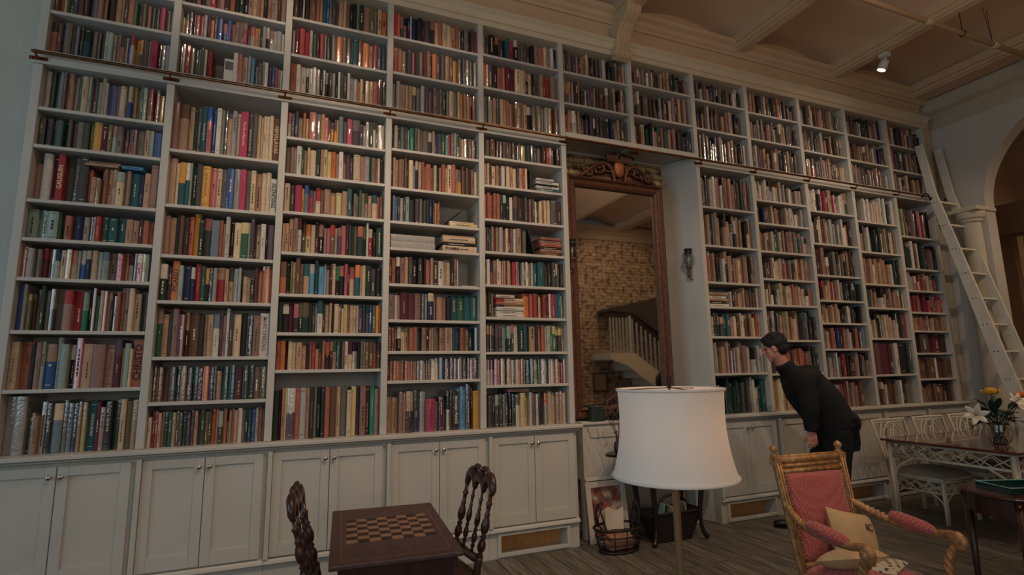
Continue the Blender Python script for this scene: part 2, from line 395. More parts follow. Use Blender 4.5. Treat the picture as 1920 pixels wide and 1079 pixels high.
def bookcase(label, loc, bays, z0, z1, levels, group):
    t = thing('bookcase', label, 'bookcase', loc, 0, group)
    MB().box(DV[bays[0]-1], DV[bays[-1]]+TW, YB, YB+.02, z0, z1).build('back_panel', WHITE, t)
    for i in range(bays[0]-1, bays[-1]+1):
        deep = YB
        b = MB().box(DV[i], DV[i]+TW, -.0, YB, z0, z1)
        if deep > YB: b.box(DV[i]+ (0 if i == 7 else TW-.02), DV[i] + (.02 if i == 7 else TW), YB+.02, deep, 0.0, z1)
        b.build('upright', WHITE, t, bevel=.004)
    for bay in bays:
        a, c = span(bay)
        for z in levels[bay]:
            MB().box(a+.0005, c-.0005, .003, YB-.001, z-.024, z).build('shelf', WHITE, t, bevel=.003)
    return t
GB = 'white built-in bookcases on the long wall'
bl = bookcase('white built-in bookcase of five bays left of the tall mirror, below the brass rail', (.03, 0, CT), [1, 2, 3, 4, 5], CT, 3.598, LEV, GB)
brr = bookcase('white built-in bookcase of five bays right of the mirror alcove, behind the bending man', (5.626, 0, CT), [8, 9, 10, 11, 12], CT, 3.598, LEV, GB)
bu = bookcase('long white upper bookcase of twelve bays above the brass rail, under the ceiling', (.03, 0, UB), list(range(1, 13)), UB, 4.70, UP, GB)
for q0, q1, za, zb_ in ((.02, 4.0742, 3.60, 3.6995), (5.6270, 9.61, 3.60, 3.6995)): MB().box(q0, q1, -.006, .384, za, zb_).build('base_board', WHITE, bu, bevel=.004)
MB().box(4.0745, 5.6265, .02, .384, 3.722, 3.7395).box(4.0745, 5.6265, -.006, .0195, 3.685, 3.7395).build('base_board', WHITE, bu)
b = MB().prism([(.38, 4.66), (-.005, 4.66), (-.02, 4.685), (-.02, 4.70), (-.035, 4.705), (-.05, 4.76), (-.08, 4.785), (-.08, 4.80), (.38, 4.80)], .0, 9.64, axis='x')
b.build('cornice', mat('cornice_paint_light', (196, 182, 156), .6, var=.04), bu)
# left-over strip beside the first bay
# counters
for x0, x1, lab in ((-.02, 4.10, 'long white counter top under the five-bay bookcase left of the mirror'), (5.60, 9.63, 'white counter top under the bookcase right of the mirror alcove')):
    t = thing('counter_top', lab, 'counter top', (x0, 0, .97), 0, 'white counter tops under the bookcases')
    MB().prism([(.36, CT-.001), (-.075, CT-.001), (-.09, CT-.008), (-.09, .985), (-.075, .978), (.36, .978)], x0, x1, axis='x').build('top', WHITE, t)
    MB().prism([(-.03, .976), (-.07, .976), (-.065, .965), (-.045, .958), (-.042, .95), (-.03, .95)], x0+.012, x1-.012, axis='x').build('edge_moulding', WHITE, t)

# base cabinets
def cabinet(x0, x1, label, vent=False, group='white base cabinets'):
    t = thing('base_cabinet', label, 'cabinet', ((x0+x1)/2, 0, 0), 0, group)
    b = MB().box(x0, x1, -.03, .36, .205, .9495)
    b.build('body', WHITE, t)
    mid = (x0+x1)/2
    for s, (a, c) in enumerate(((x0+.03, mid-.0025), (mid+.0025, x1-.03))):
        d = MB(); zb, zt = .245, .938; y0 = -.05; fw = .058
        d.box(a, c, -.040, -.0305, zb, zt)
        d.box(a, a+fw, y0, -.040, zb, zt).box(c-fw, c, y0, -.040, zb, zt).box(a+fw, c-fw, y0, -.040, zb, zb+fw+.02).box(a+fw, c-fw, y0, -.040, zt-fw, zt)
        dd = d.build('door', WHITE, t, bevel=.0025)
        kx = (c-.028) if s == 0 else (a+.028)
        M = Matrix.Translation((kx, y0, zt-.06)) @ Matrix.Rotation(PI/2, 4, 'X')
        k = MB().lathe([(.006, 0), (.005, .010), (.013, .018), (.016, .024), (.013, .030), (.004, .032)], n=14, M=M).build('knob', PEWTER, dd, smooth=True)
        q = MB(); ay = y0-.001
        q.prism([(a+fw, zb+fw+.02), (c-fw, zb+fw+.02), (c-fw, zb+fw+.03), (a+fw, zb+fw+.03)], -.0495, -.041)
        q.build('panel_moulding', WHITE, dd)
    MB().prism([(-.0305, .205), (-.062, .205), (-.058, .222), (-.045, .232), (-.0305, .236)], x0, x1, axis='x').build('base_moulding', WHITE, t)
    p = MB(); pz = .204
    if vent:
        a, c = x0+.10, x1-.12
        p.box(x0, a, -.03, .3, 0, pz).box(c, x1, -.03, .3, 0, pz).box(a, c, -.03, .3, 0, .012).box(a, c, .16, .3, .012, pz).box(a, c, -.03, .0, .19, pz)
        p.build('plinth', WHITE, t)
        f = MB().box(a-.03, a, -.045, -.0305, .012, .192).box(c, c+.03, -.045, -.0305, .012, .192).box(a, c, -.045, -.0305, .012, .04).box(a, c, -.045, -.0305, .17, .192)
        vo = f.build('vent_frame', WHITE, t, bevel=.002)
        MB().box(a, c, .10, .12, .0125, .19).build('vent_back', TAN, vo)
    else:
        p.box(x0, x1, -.03, .3, 0, pz).build('plinth', WHITE, t)
    MB().box(x0-.001, x0+.028, -.066, -.0305, .236, .9495).build('pilaster', WHITE, t, bevel=.003)
    return t
cab_lab = ['base cabinet at the far left edge, under the leftmost bay', 'base cabinet second from the left, just left of the dark chair back', 'base cabinet directly behind the left carved chair', 'base cabinet behind the chess table and right carved chair', 'base cabinet with a framed floor vent, beside the mirror alcove']
E1 = [-.0, .835, 1.61, 2.43, 3.245, 4.06]
for i in range(5): cabinet(E1[i]+.001, E1[i+1]-.001, 'white two-door ' + cab_lab[i], vent=(i == 4))
cab_lab2 = ['base cabinet just right of the alcove, seen beside the lampshade', 'base cabinet behind the legs of the bending man', 'base cabinet right of the bending man, left of the rattan chairs', 'base cabinet behind the first rattan chair back', 'base cabinet at the right end, behind the second rattan chair back']
E2 = [5.60, 6.41, 7.235, 8.03, 8.815, 9.60]
for i in range(5): cabinet(E2[i]+.001, E2[i+1]-.001, 'white two-door ' + cab_lab2[i], vent=i in (0, 2, 3))

# brass ladder rail
t = thing('ladder_rail', 'long thin brass ladder rail running along the shelf edge under the upper bookcase', 'rail', (4.8, -.06, 3.652))
MB().tube([(.035, -.06, 3.652), (9.60, -.06, 3.652)], .0115, 10).build('rod', BRASS, t, smooth=True)
for i in range(13):
    x = DV[i]+.025
    b = MB().tube([(x, -.0062, 3.632), (x, -.05, 3.630), (x, -.06, 3.645)], .007, 8); b.box(x-.05, x+.05, -.0115, -.0062, 3.618, 3.642)
    b.ell((x-.035, -.0125, 3.63), (.006, .004, .006), 8, 6).ell((x+.035, -.0125, 3.63), (.006, .004, .006), 8, 6).ell((x, -.06, 3.652), (.022, .0145, .0145), 10, 8)
    b.build('bracket', BRASS, t)

# ---------------------------------------------------------------- books
PC = {'k': (34, 32, 33), 'K': (76, 73, 72), 'n': (32, 44, 86), 'b': (32, 88, 160), 's': (62, 148, 188), 't': (28, 92, 98), 'g': (44, 104, 72), 'G': (32, 62, 52),
 'e': (24, 136, 100), 'o': (112, 104, 64), 'y': (226, 160, 36), 'Y': (218, 198, 132), 'a': (222, 122, 44), 'r': (176, 40, 48), 'm': (100, 34, 52), 'p': (196, 100, 110),
 'P': (196, 42, 92), 'v': (104, 78, 100), 'w': (218, 210, 196), 'c': (218, 190, 154), 'T': (186, 146, 112), 'u': (118, 84, 64), 'd': (66, 48, 42), 'S': (184, 102, 76),
 'l': (172, 168, 162), 'L': (112, 128, 140), 'x': (118, 110, 102), 'q': (150, 172, 158), 'h': (164, 122, 108)}
PN = {'k': 'black', 'K': 'charcoal', 'n': 'navy', 'b': 'bright blue', 's': 'sky blue', 't': 'teal', 'g': 'green', 'G': 'dark green', 'e': 'emerald', 'o': 'olive', 'y': 'mustard yellow', 'Y': 'pale yellow',
 'a': 'orange', 'r': 'red', 'm': 'maroon', 'p': 'rose pink', 'P': 'magenta', 'v': 'plum', 'w': 'white', 'c': 'cream', 'T': 'tan', 'u': 'brown', 'd': 'dark brown', 'S': 'terracotta', 'l': 'pale grey', 'L': 'slate blue', 'x': 'grey', 'q': 'pale green', 'h': 'dusty rose'}
R = {}
R['L', 1] = ["l59 G49 t49 L49 K39 h69 l49 G49 c69 q39 v59 q58 T49 l28 b78 v38 c68 q48 b38c T48 c38 g38 q48 h38 S38r r37 h38 Y47 K27",
 "G58 n58 x48T t58 G58 K38 v48 x68 G58 g38 y79 m68 o48 q48h x58v v48 p58v h38 x78 T58 q48 b88",
 "h67 w79 m59 r59 K69 K69 K69 S37 T45 T35 o37 S37 T47 T37 c67q x27 h37 t77 n47 T57 h79",
 "q88 q88 q88 g28 u47S S57 K47 n57 l57 v47 l27 r47 Y27 G57 t77 t77 T67 h57 K37 S57 S67",
 "S48 l58 Y38 x38 m48r h38 t48w l48n c58 c48 T68S q28 b58l n48l c58 l58q q58L x68 r68 T38 l48m k48 S68c Y38 q38 x26",
 "b59 l39 Y37 o36 d37 h48 G49 x48 K48l x88 h78r r98 e58q k38 h39 g37 c48 S38 c38 k36 h37 S38 h39 h59h c59 c68 G48 u48",
 "c68 S98 k38 h48 q38 b88T l49 q68 k58w p69 T98 h98 h88 m59v Y27 q58 c27 S99",
 "l99 l99 G46 T36 T46 l58 k58 L88c x48 L48 n58 T38 Y48 t98 m38 h57 k68 G68 c58 o58 T68"]
R['L', 2] = ["h68 T98u c59 G48 K58 t68 p58b b58 w58 q38 K48 T56 l58 w48 P88 K68 x48 c48 c38 c38 c48 c48 u78",
 "T79 c38 t68y t48w q28 G58 K58 y88 p68 c58 x58 b88 l68 P68 x58 c58 T68 c58 c58 w67",
 "h58 T88 k38 u58 l38 d38 S58 y79 G58 K98p L98 S48 T37 w59 k58 c88 g98Y l28 K59 d28 c58T w68 k38 v78",
 "G78w v58 a79 q48 n88 n48w r69 g58 k48y d48 l48 r98T T48 T58K q68 l38 _2 c56 T46 G46 m48 T58 a99 a29",
 "g59T T58 K48 h59 m68 d38T u98 d48 T48 T58 w68L v38 h38 w39 K48 c78 k68 k68 h68 w98",
 "G38 u68 u58 K58 t48 h58T K58 k58g m48 a58 n58 o28 T47 t68 t68 m78 G58 k58 u58 o68",
 "w47 r48 r38 c38 h38 G58 g48 T48 o38 K48 G48 K48 v38 T48 u48 G48 o48 K38 a58 S38 G58q S48 Y38d T38 S38 T48 w58 l38 k48 t38 b58 l38 S48 T38"]
R['L', 3] = ["Y48p b37 k48 l57 a38 Y47 S88 L58 y48 p47 v37 y47v y37v y27 L58 K47g P78 K88x v47 l37 w48 G48 w38G G38 w88",
 "x58 h48 l38 w68 g38 T48 c38 c78 G58 h48 Y48 Y58 a68 h38 w58 T48u v58 v48 c88 h68 l68 G38 x58 S48 w38 d48",
 "c68 K68 P88 y37 L58b P57v x37 c68r u47 T77 T77 Y77 T67 t68 k27 x47 h37 e38 h47S l58g T57 c67t S37 u57",
 "T47 T57 T69 h69 w59m K69k Y78a c68 m59d k78h h47 p47 u78r l47 v57h p78 d49 K38 G48 x58 G88S G58o w39 r78w k57 G98",
 "S88u G58 o38 Y48 u69 T58 T78t s78l G69 s77 l38 l57 m38 c58 k58e k78S p48 m48 c78p t78a l38T Y68 G78 K88v k78",
 "G68 k98w m78 d88p G58o G98o G48 K58 w38 w89t d48 c68 T38 d48 c78 c48 c37 Y68 T48 T68 c48 l38 v78 t58 v48G b68 o58 y48 S48",
 "S58 a78 d48 c68 Y58 T88 T57 d57 h38 r58 T46 S58g S48 d78S d48S T58g t88 u48 w58 c78m w38k l48k k58 x48 h38 o58 u78 S58x u58m",
 "G57 m37 T38 Y28 v98w S58 l68 T48 d48 x39 G58 k48 S58 u78 c59 x79 c57 Y59 v48K h68 m59 e57 h57"]
R['L', 4] = ["g38 l48 d38 L48 K48 w28 e58 x38 h38 x38 x78 K48w T38 b48 v58 e48 q38 p38 h38 q38 k38 x37 c37 x57 u57 l37 K37",
 "d38 T38 T48 h48 h38 u38 d38 c68 L37 n48w T48 S38 h37 S78 h37 c47 G47 T37 S58 T37 c68 S58 h37 y67x u38 u37 u48 d47 h58 c47",
 "k38 L38 b48 G48 l48 K38 q58 G57 m38 K68 x38 x38 K48 G48 n48 k38 T47 a37 v38 _9 _9 _9 _9 _9 _9",
 "_9",
 "d48 S68 k58w h68 T58 K58 k88 K48 o38 k38 S78 T48 d78 w98 T38 c68 d38 h48 w38 _9 _9 _9",
 "x77 h87 m98 m98 h88 d48 q48 n78c h57 T77 h67 k67 t98 g98 t98 t88",
 "u48 m48 y38 k58w c58 Y48 S58 S48 t58 h58 d48 T38 T28 x38 T48 T38 h38 T78 h38 t38 b38 G38 S48 u38 h48 G78 K58",
 "d38 S37 T37 S37 S37 T37 S37 S37 S37 T47 h37 l47 T37 u37 u37 w48 c58 n68 u68 m48 u48 w38 u48 x58 m38 w38 m68",
 "T57 T67 h48 T38 d68T n78G l58 P96 L36 m57 K36 w38G d48 k58w w28 s69 v49 _1 k28 y68"]
R['L', 5] = ["g38G x48 u48 h38 m38 K48 v38 u38 x38 K38 x48 d38 Y68 G58 K58 b48 h48 d48 r38 h48 K48 d48",
 "h48 c38 d38 c58 T48 d28 w48 d28 c58 T38 c58 K38 T58 r38 c38 G38 G38 _9 _9 _9 _9",
 "S48 S48 S48 S48 S48 G48 k58q k58 w48 K58u d58 x48 d48 u38 h38 d48 w37 d37 Y37 h48 c58 c48 K88 d58",
 "h38 k38 g28 h38 m38 T38 l48 h38 c38 d38 h38 w38 T58 h38 x48 _9 _9 _9 _9 _6",
 "K48 w48 u58n h48T c38 c38 r28 T38 d28 T38 Y48 r58 p38 d58 l38 K38 w48 h48 l38 t58 t98 G38 h38 d48 K58 g48w x38 d48",
 "S28 y38 G48 h38 _9 _9 _9 _9 a78 S48 r48 d38 Y48 r58 d38 T38 r58 b38 g48 g48",
 "h28 K38T K38h K38h K38v K48v q48 G48q K38p w58 G58 t48 G38 T68 d38 h48 S38 T28 q48 o38 e48Y K48Y K48Y T28",
 "T28 l48m l48m p48 u38 c48 k38 T58 o48 T68 S38 K38 G58 K48 Y38 q48 g38 w58 k48 l28 c58 T38 S47 r37 h38",
 "K48 K58 k48 K58l G48 x48 K48 k48 G48 c58u Y68 Y68 w38 x38 S38 w38 k48 K48 l38a S38 c68 c48 T48 T48 c38 h48"]
R['U', 1] = ["u d x h K", "u48 S48 Y28 t68 t48 m58 k48 v48 x58 h48 h38 d48 d48 T58 T28 d48 S58 g38 K58 x38 h48 G48 G48 P58 K58 T38",
 "S68k m48 l28 x68 k38 L38 k38 t68G h38 x38 x38 _2 k28 l38 q48 l38 h48 S38k w38 b48 w38r y58 K38y K48 w38 P68 k48 w38 l68"]
R['U', 2] = ["d58 K48 h48 d48 x48 r48 x38 h48 d48 S48 k48 G48 k48 h48 T38 h38 T38 k38 h38 l38 T38 d38 h48",
 "Y37 h48t v48 k38 p48 r48 l48 v38 a47 K38 b68 b47p b48 p58 h48 x48 r58h v38 l58S a38 T38 G38 l48 k48w w48h l48 l58 w38",
 "G38 w38 r68 w38 g48 l38 G38 w38 m38 r38 _9 _9 _5 w58 p48 T78 l38 s58 _1 l36 K56 l37 w47 n47 b47 r36 l36 w36"]
R['U', 3] = ["u58 k48 l28 d58 u78 S38 T38 t48 b38 x38 K48 x38 T58 T38 h48 k38 G48 x38 G48 h78 o58 T48 c48 a68",
 "l38 m48 r58 r58 l38 g48 m38 r58 l28 G58 x58 a68 u48 K58 w28 t58 m58 a78 T58 P48 g58 n58",
 "S68 w58 w68 k38w w48 w48 l58 k38 w38 k48l k48 l48 k38 w38 G48 K48 w38 l47 l57 S36 Y37 k38 c57 T57 S57 m48 k38 K38"]
R['U', 4] = ["P48 a48 t48h p48n n38 w28 n68 k68 m38 K78 d58S c58 S58 c58 c58 T68 S48 w38 K38 x48 v38 k48 P38",
 "r68S T48 T58 n68 p38 G48 h48 m48 h38 o38 a58 v58 K58 T58 u58 y58 K58 K48 x58 K48 l48",
 "l48 l48 T38 l38 T38 T48 K58c x48 l48 n58 h48 v48 w28 G58 G48 x38 c58 x48 Y38 a48 T38 S58 K38w S48"]
R['U', 5] = ["w38 K38 k68 k48a k68 t38 P58 k48w K38 x38 K48 K48 k48 h48 S68 c38 T38 w38 k38",
 "S48 c28 v58 k58 S58 S38 m58 m58 c68 c58 k48T c58 k28 x68 T38 r58 r48 T38 h48",
 "K58 l38 w38 T48 K38 T48 T48 h38 S58 u78 l28 T48 k58w K58 o68 l38 l38 T48 m38h u48"]
GEN = "K d h T u x S G K c k h x w n T d l v K T h d K u x"
for n in range(6, 13): R['U', n] = [GEN, GEN, GEN if n != 7 else "h c S w G w h P p g T h k K k K G"]
R['L', 8] = ["T c l T w h w d S S k K K k", "d T T T T w k T T L K Y T c c T", "r r T w T h k w c T h k T", "_9 _9 _9 _9 _9 w d u T T h T u T x u T", "u G K t t h c c T T c T S h", "T w T c T v v x h h x w l h", "G G l K k G K t G K w G t"]
R['L', 9] = ["T T w T w w T K l k K l T d", "h u S n T c T K T w w l l", "h T w T c t t c T v h T x T", "c k h u T w S w h S u T h h", "w w c k w G w c T h c c S h", "T c k K T Y T T T L G K", "w T S u h r S L G K", "T Y w T c d T T c h S K"]
R['L', 10] = ["g w w d w h v T T P c w g w", "w k c S c h q l k l G K d", "h d T x h w k d49 d49 d49 d49 d49", "P P S c c r w c h l k G K G", "c c T c T T k w k w k d", "w c w w n n l S S m w L k", "d L l w h k r S l c d T h T", "r S m S l h h u d _9 _9"]
R['L', 11] = ["G w w w c c w c q h G w", "w K w k T w G T w c h", "w G h T c T Y w G k T", "h w k g t w w h h h T k T", "K w c Y w T c _3 K89 K69 r69", "m99 m99 m49 _2 w49 k99 G59", "u u u u u u x w w G _4"]
R['L', 12] = ["b g Y h h h m p K k h", "a u w m h G G K h u d", "q w l l a T S r h t", "Y T m m m r h k S r", "h T S h T h h h T", "d99 d99 m99 m99 d69", "u88 u88 u88 w28 u88 u88", "u u h u d u u K K h"]
glossy = {('U', 1, 1), ('U', 1, 2), ('U', 2, 1), ('U', 2, 2), ('U', 3, 1), ('U', 3, 2), ('U', 4, 1), ('U', 4, 2), ('U', 5, 2), ('L', 1, 0), ('L', 1, 1), ('L', 1, 7), ('L', 2, 5), ('L', 2, 6), ('L', 3, 0), ('L', 8, 0), ('U', 8, 2), ('U', 9, 1), ('U', 10, 1), ('L', 9, 0), ('L', 4, 8), ('L', 5, 8), ('U', 10, 2), ('U', 11, 2)}
glossy |= {('L', 5, 7), ('L', 4, 7), ('U', 5, 2)}
books = []
CAMP = Vector((1.761, -4.294, 1.479))
def rowgeo(sec, bay, r):
    if sec == 'L':
        lv = LEV[bay]; z0 = lv[r] if r < len(lv) else CT; top = 3.60 if r == 0 else lv[r-1]-.024
    else:
        lv = UP[bay]; z0 = lv[r] if r < 2 else (3.74 if bay in (6, 7) else UB); top = 4.655 if r == 0 else lv[r-1]-.024
    return z0, top
for (sec, bay), rows in R.items():
    for r, s in enumerate(rows):
        if sec == 'U' and bay == 1 and r == 0: continue
        rnd = random.Random(bay*100+r+(50000 if sec == 'U' else 0))
        z0, top = rowgeo(sec, bay, r); gap = top-z0
        toks = s.split()
        if s == GEN: rnd.shuffle(toks)
        P = []
        if len(toks[0]) == 1 and toks[0] != '_' and sum(len(t) == 1 for t in toks) > 4:
            while len(toks) < 22: toks.insert(rnd.randrange(len(toks)), rnd.choice([t for t in toks if len(t) == 1]))
        for t in toks:
            if t[0] == '_': P.append((None, int(t[1]), 0, None)); continue
            if len(t) == 1:
                P.append((t, rnd.choice((3, 4, 4, 5, 5, 6, 7)), rnd.choice((6, 6.6, 7, 7.5, 8, 8.3, 8.8)), rnd.choice(('w', 'k', 'T', 'd')) if rnd.random() < .12 else None))
            else: P.append((t[0], int(t[1]) + rnd.uniform(-.3, .3), int(t[2]) + rnd.uniform(-.45, .2), t[3] if len(t) > 3 else None))
        x0, x1 = span(bay); W = x1-x0-.008; tot = sum(p[1] for p in P); x = x0+.003
        for k, (c, w, h, band) in enumerate(P):
            wd = w/tot*W
            if c:
                H = min(gap-.006, gap*(h/10+.05) if h < 8.9 else gap*.95)
                if gap > .40 and sec == 'L': H = min(H, .37)
                dist = (Vector((x, 0, z0))-CAMP).length
                books.append(dict(sec=sec, bay=bay, row=r, k=k, x0=x+.0004, x1=x+wd-.0004, z0=z0+.0003, h=H, c=c, band=band, yf=.022+rnd.choice((0, .01, .02, .03, .05))+rnd.uniform(0, .012), dep=min(.24, max(.14, H*.72)),
                    gloss=((sec, bay, r) in glossy and rnd.random() < .9) or rnd.random() < .15, area=wd*H/dist**2, rnd=rnd.random(), flat=None))
            x += wd
# flat stacks: (sec,bay,row, x-fraction from, to, [(colour, thickness, band, shrink)])
def stack(sec, bay, r, f0, f1, items, zoff=0, where=''):
    x0, x1 = span(bay); W = x1-x0; z0, top = rowgeo(sec, bay, r); z = z0+.0005+zoff
    for i, (c, th, band, sh) in enumerate(items):
        a, b_ = x0+W*f0+.004, x0+W*f1-.004-sh
        books.append(dict(sec=sec, bay=bay, row=r, k=900+i, x0=a, x1=b_, z0=z, h=th-.001, c=c, band=band, yf=.03+.012*(i % 2), dep=.22, gloss=False, area=9, rnd=.5, flat=(i, len(items), where)))
        z += th
stack('L', 4, 3, .01, .50, [('l', .062, None, 0), ('l', .060, None, .0)], 0, 'left pair')
stack('L', 4, 3, .58, .985, [('c', .055, None, 0), ('k', .030, None, .03), ('c', .050, None, .015), ('T', .014, None, .02)], 0, 'right pile')
stack('L', 4, 2, .66, .995, [('Y', .036, None, 0), ('c', .016, None, .03)], 0, 'small pile')
stack('L', 4, 4, .80, .985, [('w', .010, None, 0)], 0, 'corner')
stack('L', 5, 1, .665, .985, [('t', .040, 'L', 0), ('w', .028, None, 0), ('k', .012, None, .02), ('w', .032, None, .0), ('w', .022, None, .06)], 0, 'pile')
stack('L', 5, 3, .70, .985, [('d', .020, None, 0), ('a', .012, None, .02), ('h', .030, None, 0), ('d', .024, None, .01), ('S', .034, None, 0), ('h', .030, None, .005), ('S', .022, None, .01)], 0, 'reddish pile')
stack('L', 5, 5, .135, .48, [('w', .030, None, 0), ('w', .030, None, 0), ('w', .032, None, .0), ('T', .018, 'K', 0), ('T', .026, 'S', .0), ('c', .034, 'r', 0), ('c', .028, None, .09)], 0, 'pile')
stack('L', 1, 2, .385, .67, [('T', .016, None, .01), ('h', .022, None, 0)], .275, 'across')
stack('L', 1, 2, .675, .86, [('s', .024, None, 0)], .275, 'across right')
stack('L', 5, 8, .26, .52, [('h', .028, None, 0)], .289, 'across')
stack('L', 8, 3, .03, .40, [('w', .03, None, 0), ('d', .03, None, .03), ('T', .025, None, 0), ('w', .035, None, .02), ('T', .03, None, 0)], 0, 'pile')

def shade(c, k, r):
    q = lin(PC[c]); g_ = sum(q)/3
    return tuple(min(1, (v*.86+g_*.14)*(k*.9+(r-.5)*.4)) for v in q)
def contrast(c): return lin((225, 212, 180)) if sum(PC[c]) < 330 else lin((60, 44, 40))
def book_mesh(mb, B, full):
    """cover geometry of one book; full=True leaves the top open for a separate page block"""
    c1 = shade(B['c'], 1, B['rnd']); c2 = shade(B['band'], 1, B['rnd']) if B['band'] else c1
    mb.cur = 1 if B['gloss'] else 0
    rr = random.Random(int(B['rnd']*1e6))
    if B['flat']:
        x0, x1, z0, h, yf = B['x0'], B['x1'], B['z0'], B['h'], B['yf']; yb = yf+B['dep']
        bul = min(.006, h*.15)
        def pr(a, b_, col):
            mb.col = col
            pts = [(yb, z0), (yf+bul, z0), (yf+bul*.3, z0+h*.2), (yf, z0+h*.5), (yf+bul*.3, z0+h*.8), (yf+bul, z0+h), (yb, z0+h)]
            mb.prism(pts, a, b_, axis='x')
        if B['band']: m = x0+(x1-x0)*.3; pr(x0, m, c2); pr(m, x1, c1)
        else: pr(x0, x1, c1)
        mb.col = contrast(B['c']); L = x1-x0; x = x0+L*.2
        while x < x0+L*.7 and h > .018 and B['c'] not in 'l':
            w = rr.uniform(.008, .02); mb.box(x, x+w, yf-.0006, yf+.001, z0+h*.42, z0+h*.6); x += w+.006
        return
    x0, x1, z0, h, yf = B['x0'], B['x1'], B['z0'], B['h'], B['yf']; yb = yf+B['dep']; w = x1-x0
    bul = min(.009, w*.3)
    if full:
        t = min(.0028, w*.18)
        pts = [(x0, yb), (x0, yf+bul), (x0+w*.2, yf+bul*.3), (x0+w*.5, yf), (x0+w*.8, yf+bul*.3), (x1, yf+bul), (x1, yb), (x1-t, yb), (x1-t, yf+bul+t), (x0+t, yf+bul+t), (x0+t, yb)]
    else:
        pts = [(x0, yb), (x0, yf+bul), (x0+w*.2, yf+bul*.3), (x0+w*.5, yf), (x0+w*.8, yf+bul*.3), (x1, yf+bul), (x1, yb)]
    def seg(a, b_, col):
        mb.col = col; mb.prism(pts, z0+h*a, z0+h*b_, axis='z')
    if B['band']:
        fr = rr.choice((.52, .6, .66, .7)); seg(0, fr, c1); seg(fr, 1, c2)
    else: seg(0, 1, c1)
    # small printed marks on the spine
    if w > .010 and rr.random() < .6:
        mb.col = contrast(B['c']) if rr.random() < .6 else tuple(.5*(p_+q_) for p_, q_ in zip(contrast(B['c']), c1)); n = 0; zz = z0+h*rr.uniform(.12, .55); end = z0+h*(rr.uniform(.55, .9) if not B['band'] else .5); ww = w*rr.uniform(.05, .13)
        while zz < end and n < (9 if full else 4):
            l = rr.uniform(.006, .022); mb.box(x0+w*.5-ww, x0+w*.5+ww, yf-.0005, yf+.001, zz, zz+l); zz += l+rr.uniform(.003, .008); n += 1
    if w > .02 and rr.random() < .3:
        mb.col = contrast(B['c'])
        for q in (.08, .93): mb.box(x0+w*.25, x1-w*.25, yf-.0004, yf+.001+bul*.3, z0+h*q, z0+h*q+.003)

ORD = ['first', 'second', 'third', 'fourth', 'fifth', 'sixth', 'seventh', 'eighth', 'ninth', 'tenth', 'eleventh', 'twelfth', 'thirteenth']
BAYN = {1: 'leftmost bay', 2: 'second bay', 3: 'third bay', 4: 'fourth bay', 5: 'bay beside the mirror'}
def place(B):
    bay = BAYN.get(B['bay'], ORD[B['bay']-1]+' bay')
    if B['sec'] == 'L':
        n = len(R['L', B['bay']]); s = 'bottom shelf' if B['row'] == n-1 else ORD[B['row']]+' shelf below rail'
    else: s = ['top shelf', 'middle shelf above rail', 'shelf on the rail'][B['row']]
    return s, bay
def label(B):
    s, bay = place(B); L_ = lambda t: t if len(t.split()) <= 16 else t.replace('bay beside the mirror', 'fifth bay')
    if B['flat']:
        i, n, where = B['flat']
        pos = 'lying flat' if n == 1 else ('lowest' if i == 0 else 'topmost' if i == n-1 else ORD[i]+' up')
        if n == 1: return L_(f"flat-lying {PN[B['c']]} book {where}, {s}, {bay}".replace(' across', ' across upright books'))
        return L_(f"flat {PN[B['c']]} book, {pos} in {where}, {s}, {bay}")
    same = sorted([q['x0'] for q in books if not q['flat'] and q['c'] == B['c'] and (q['sec'], q['bay'], q['row']) == (B['sec'], B['bay'], B['row'])])
    w = B['x1']-B['x0']; size = 'thick ' if w > .045 else 'slim ' if w < .02 else ''
    cn = PN[B['c']]
    if len(same) == 1: 
        extra = f" with {PN[B['band']]} top" if B['band'] and B['band'] != B['c'] else ''
        t_ = L_(f"{size}{cn} book{extra}, only {cn} one, {s}, {bay}"); return t_ if len(t_.split()) <= 16 else L_(f"{size}{cn} book, only {cn} one, {s}, {bay}")
    return L_(f"{size}{cn} book, {ORD[min(12, same.index(B['x0']))]} {cn} from left, {s}, {bay}")

books.sort(key=lambda q: -q['area'])
# books reaching outside the picture frame at the top are left for the last
solo = books[:300]; rest = books[300:]
titles = {('L', 1, 6, 17): ('CHRISTO', 1, 'k'), ('L', 2, 0, 22): ('HIMALAYAS', -1, 'c'), ('L', 2, 4, 19): ('MARC CHAGALL', -1, 'x'), ('L', 2, 0, 14): ('The Art of East Asia', -1, 'c'),
  ('L', 4, 8, 13): ('RICHARD PRINCE', -1, 'w'), ('L', 2, 2, 19): ('A HISTORY', -1, 'k'), ('L', 2, 1, 19): ('ISLENDING', -1, 'k'), ('L', 1, 4, 18): ('BORIS', 1, 'w'), ('L', 4, 3, 902): ('', 0, 'k'),
  ('L', 4, 3, 900): ('', 0, 'k'), ('L', 1, 2, 3): ('GAUGUIN', 1, 'c'), ('L', 2, 3, 2): ('PICASSO', 1, 'd')}
INK = {k: mat('ink_'+PN[k].replace(' ', '_'), PC[k], .6) for k in 'kcxwd'}
used = {}
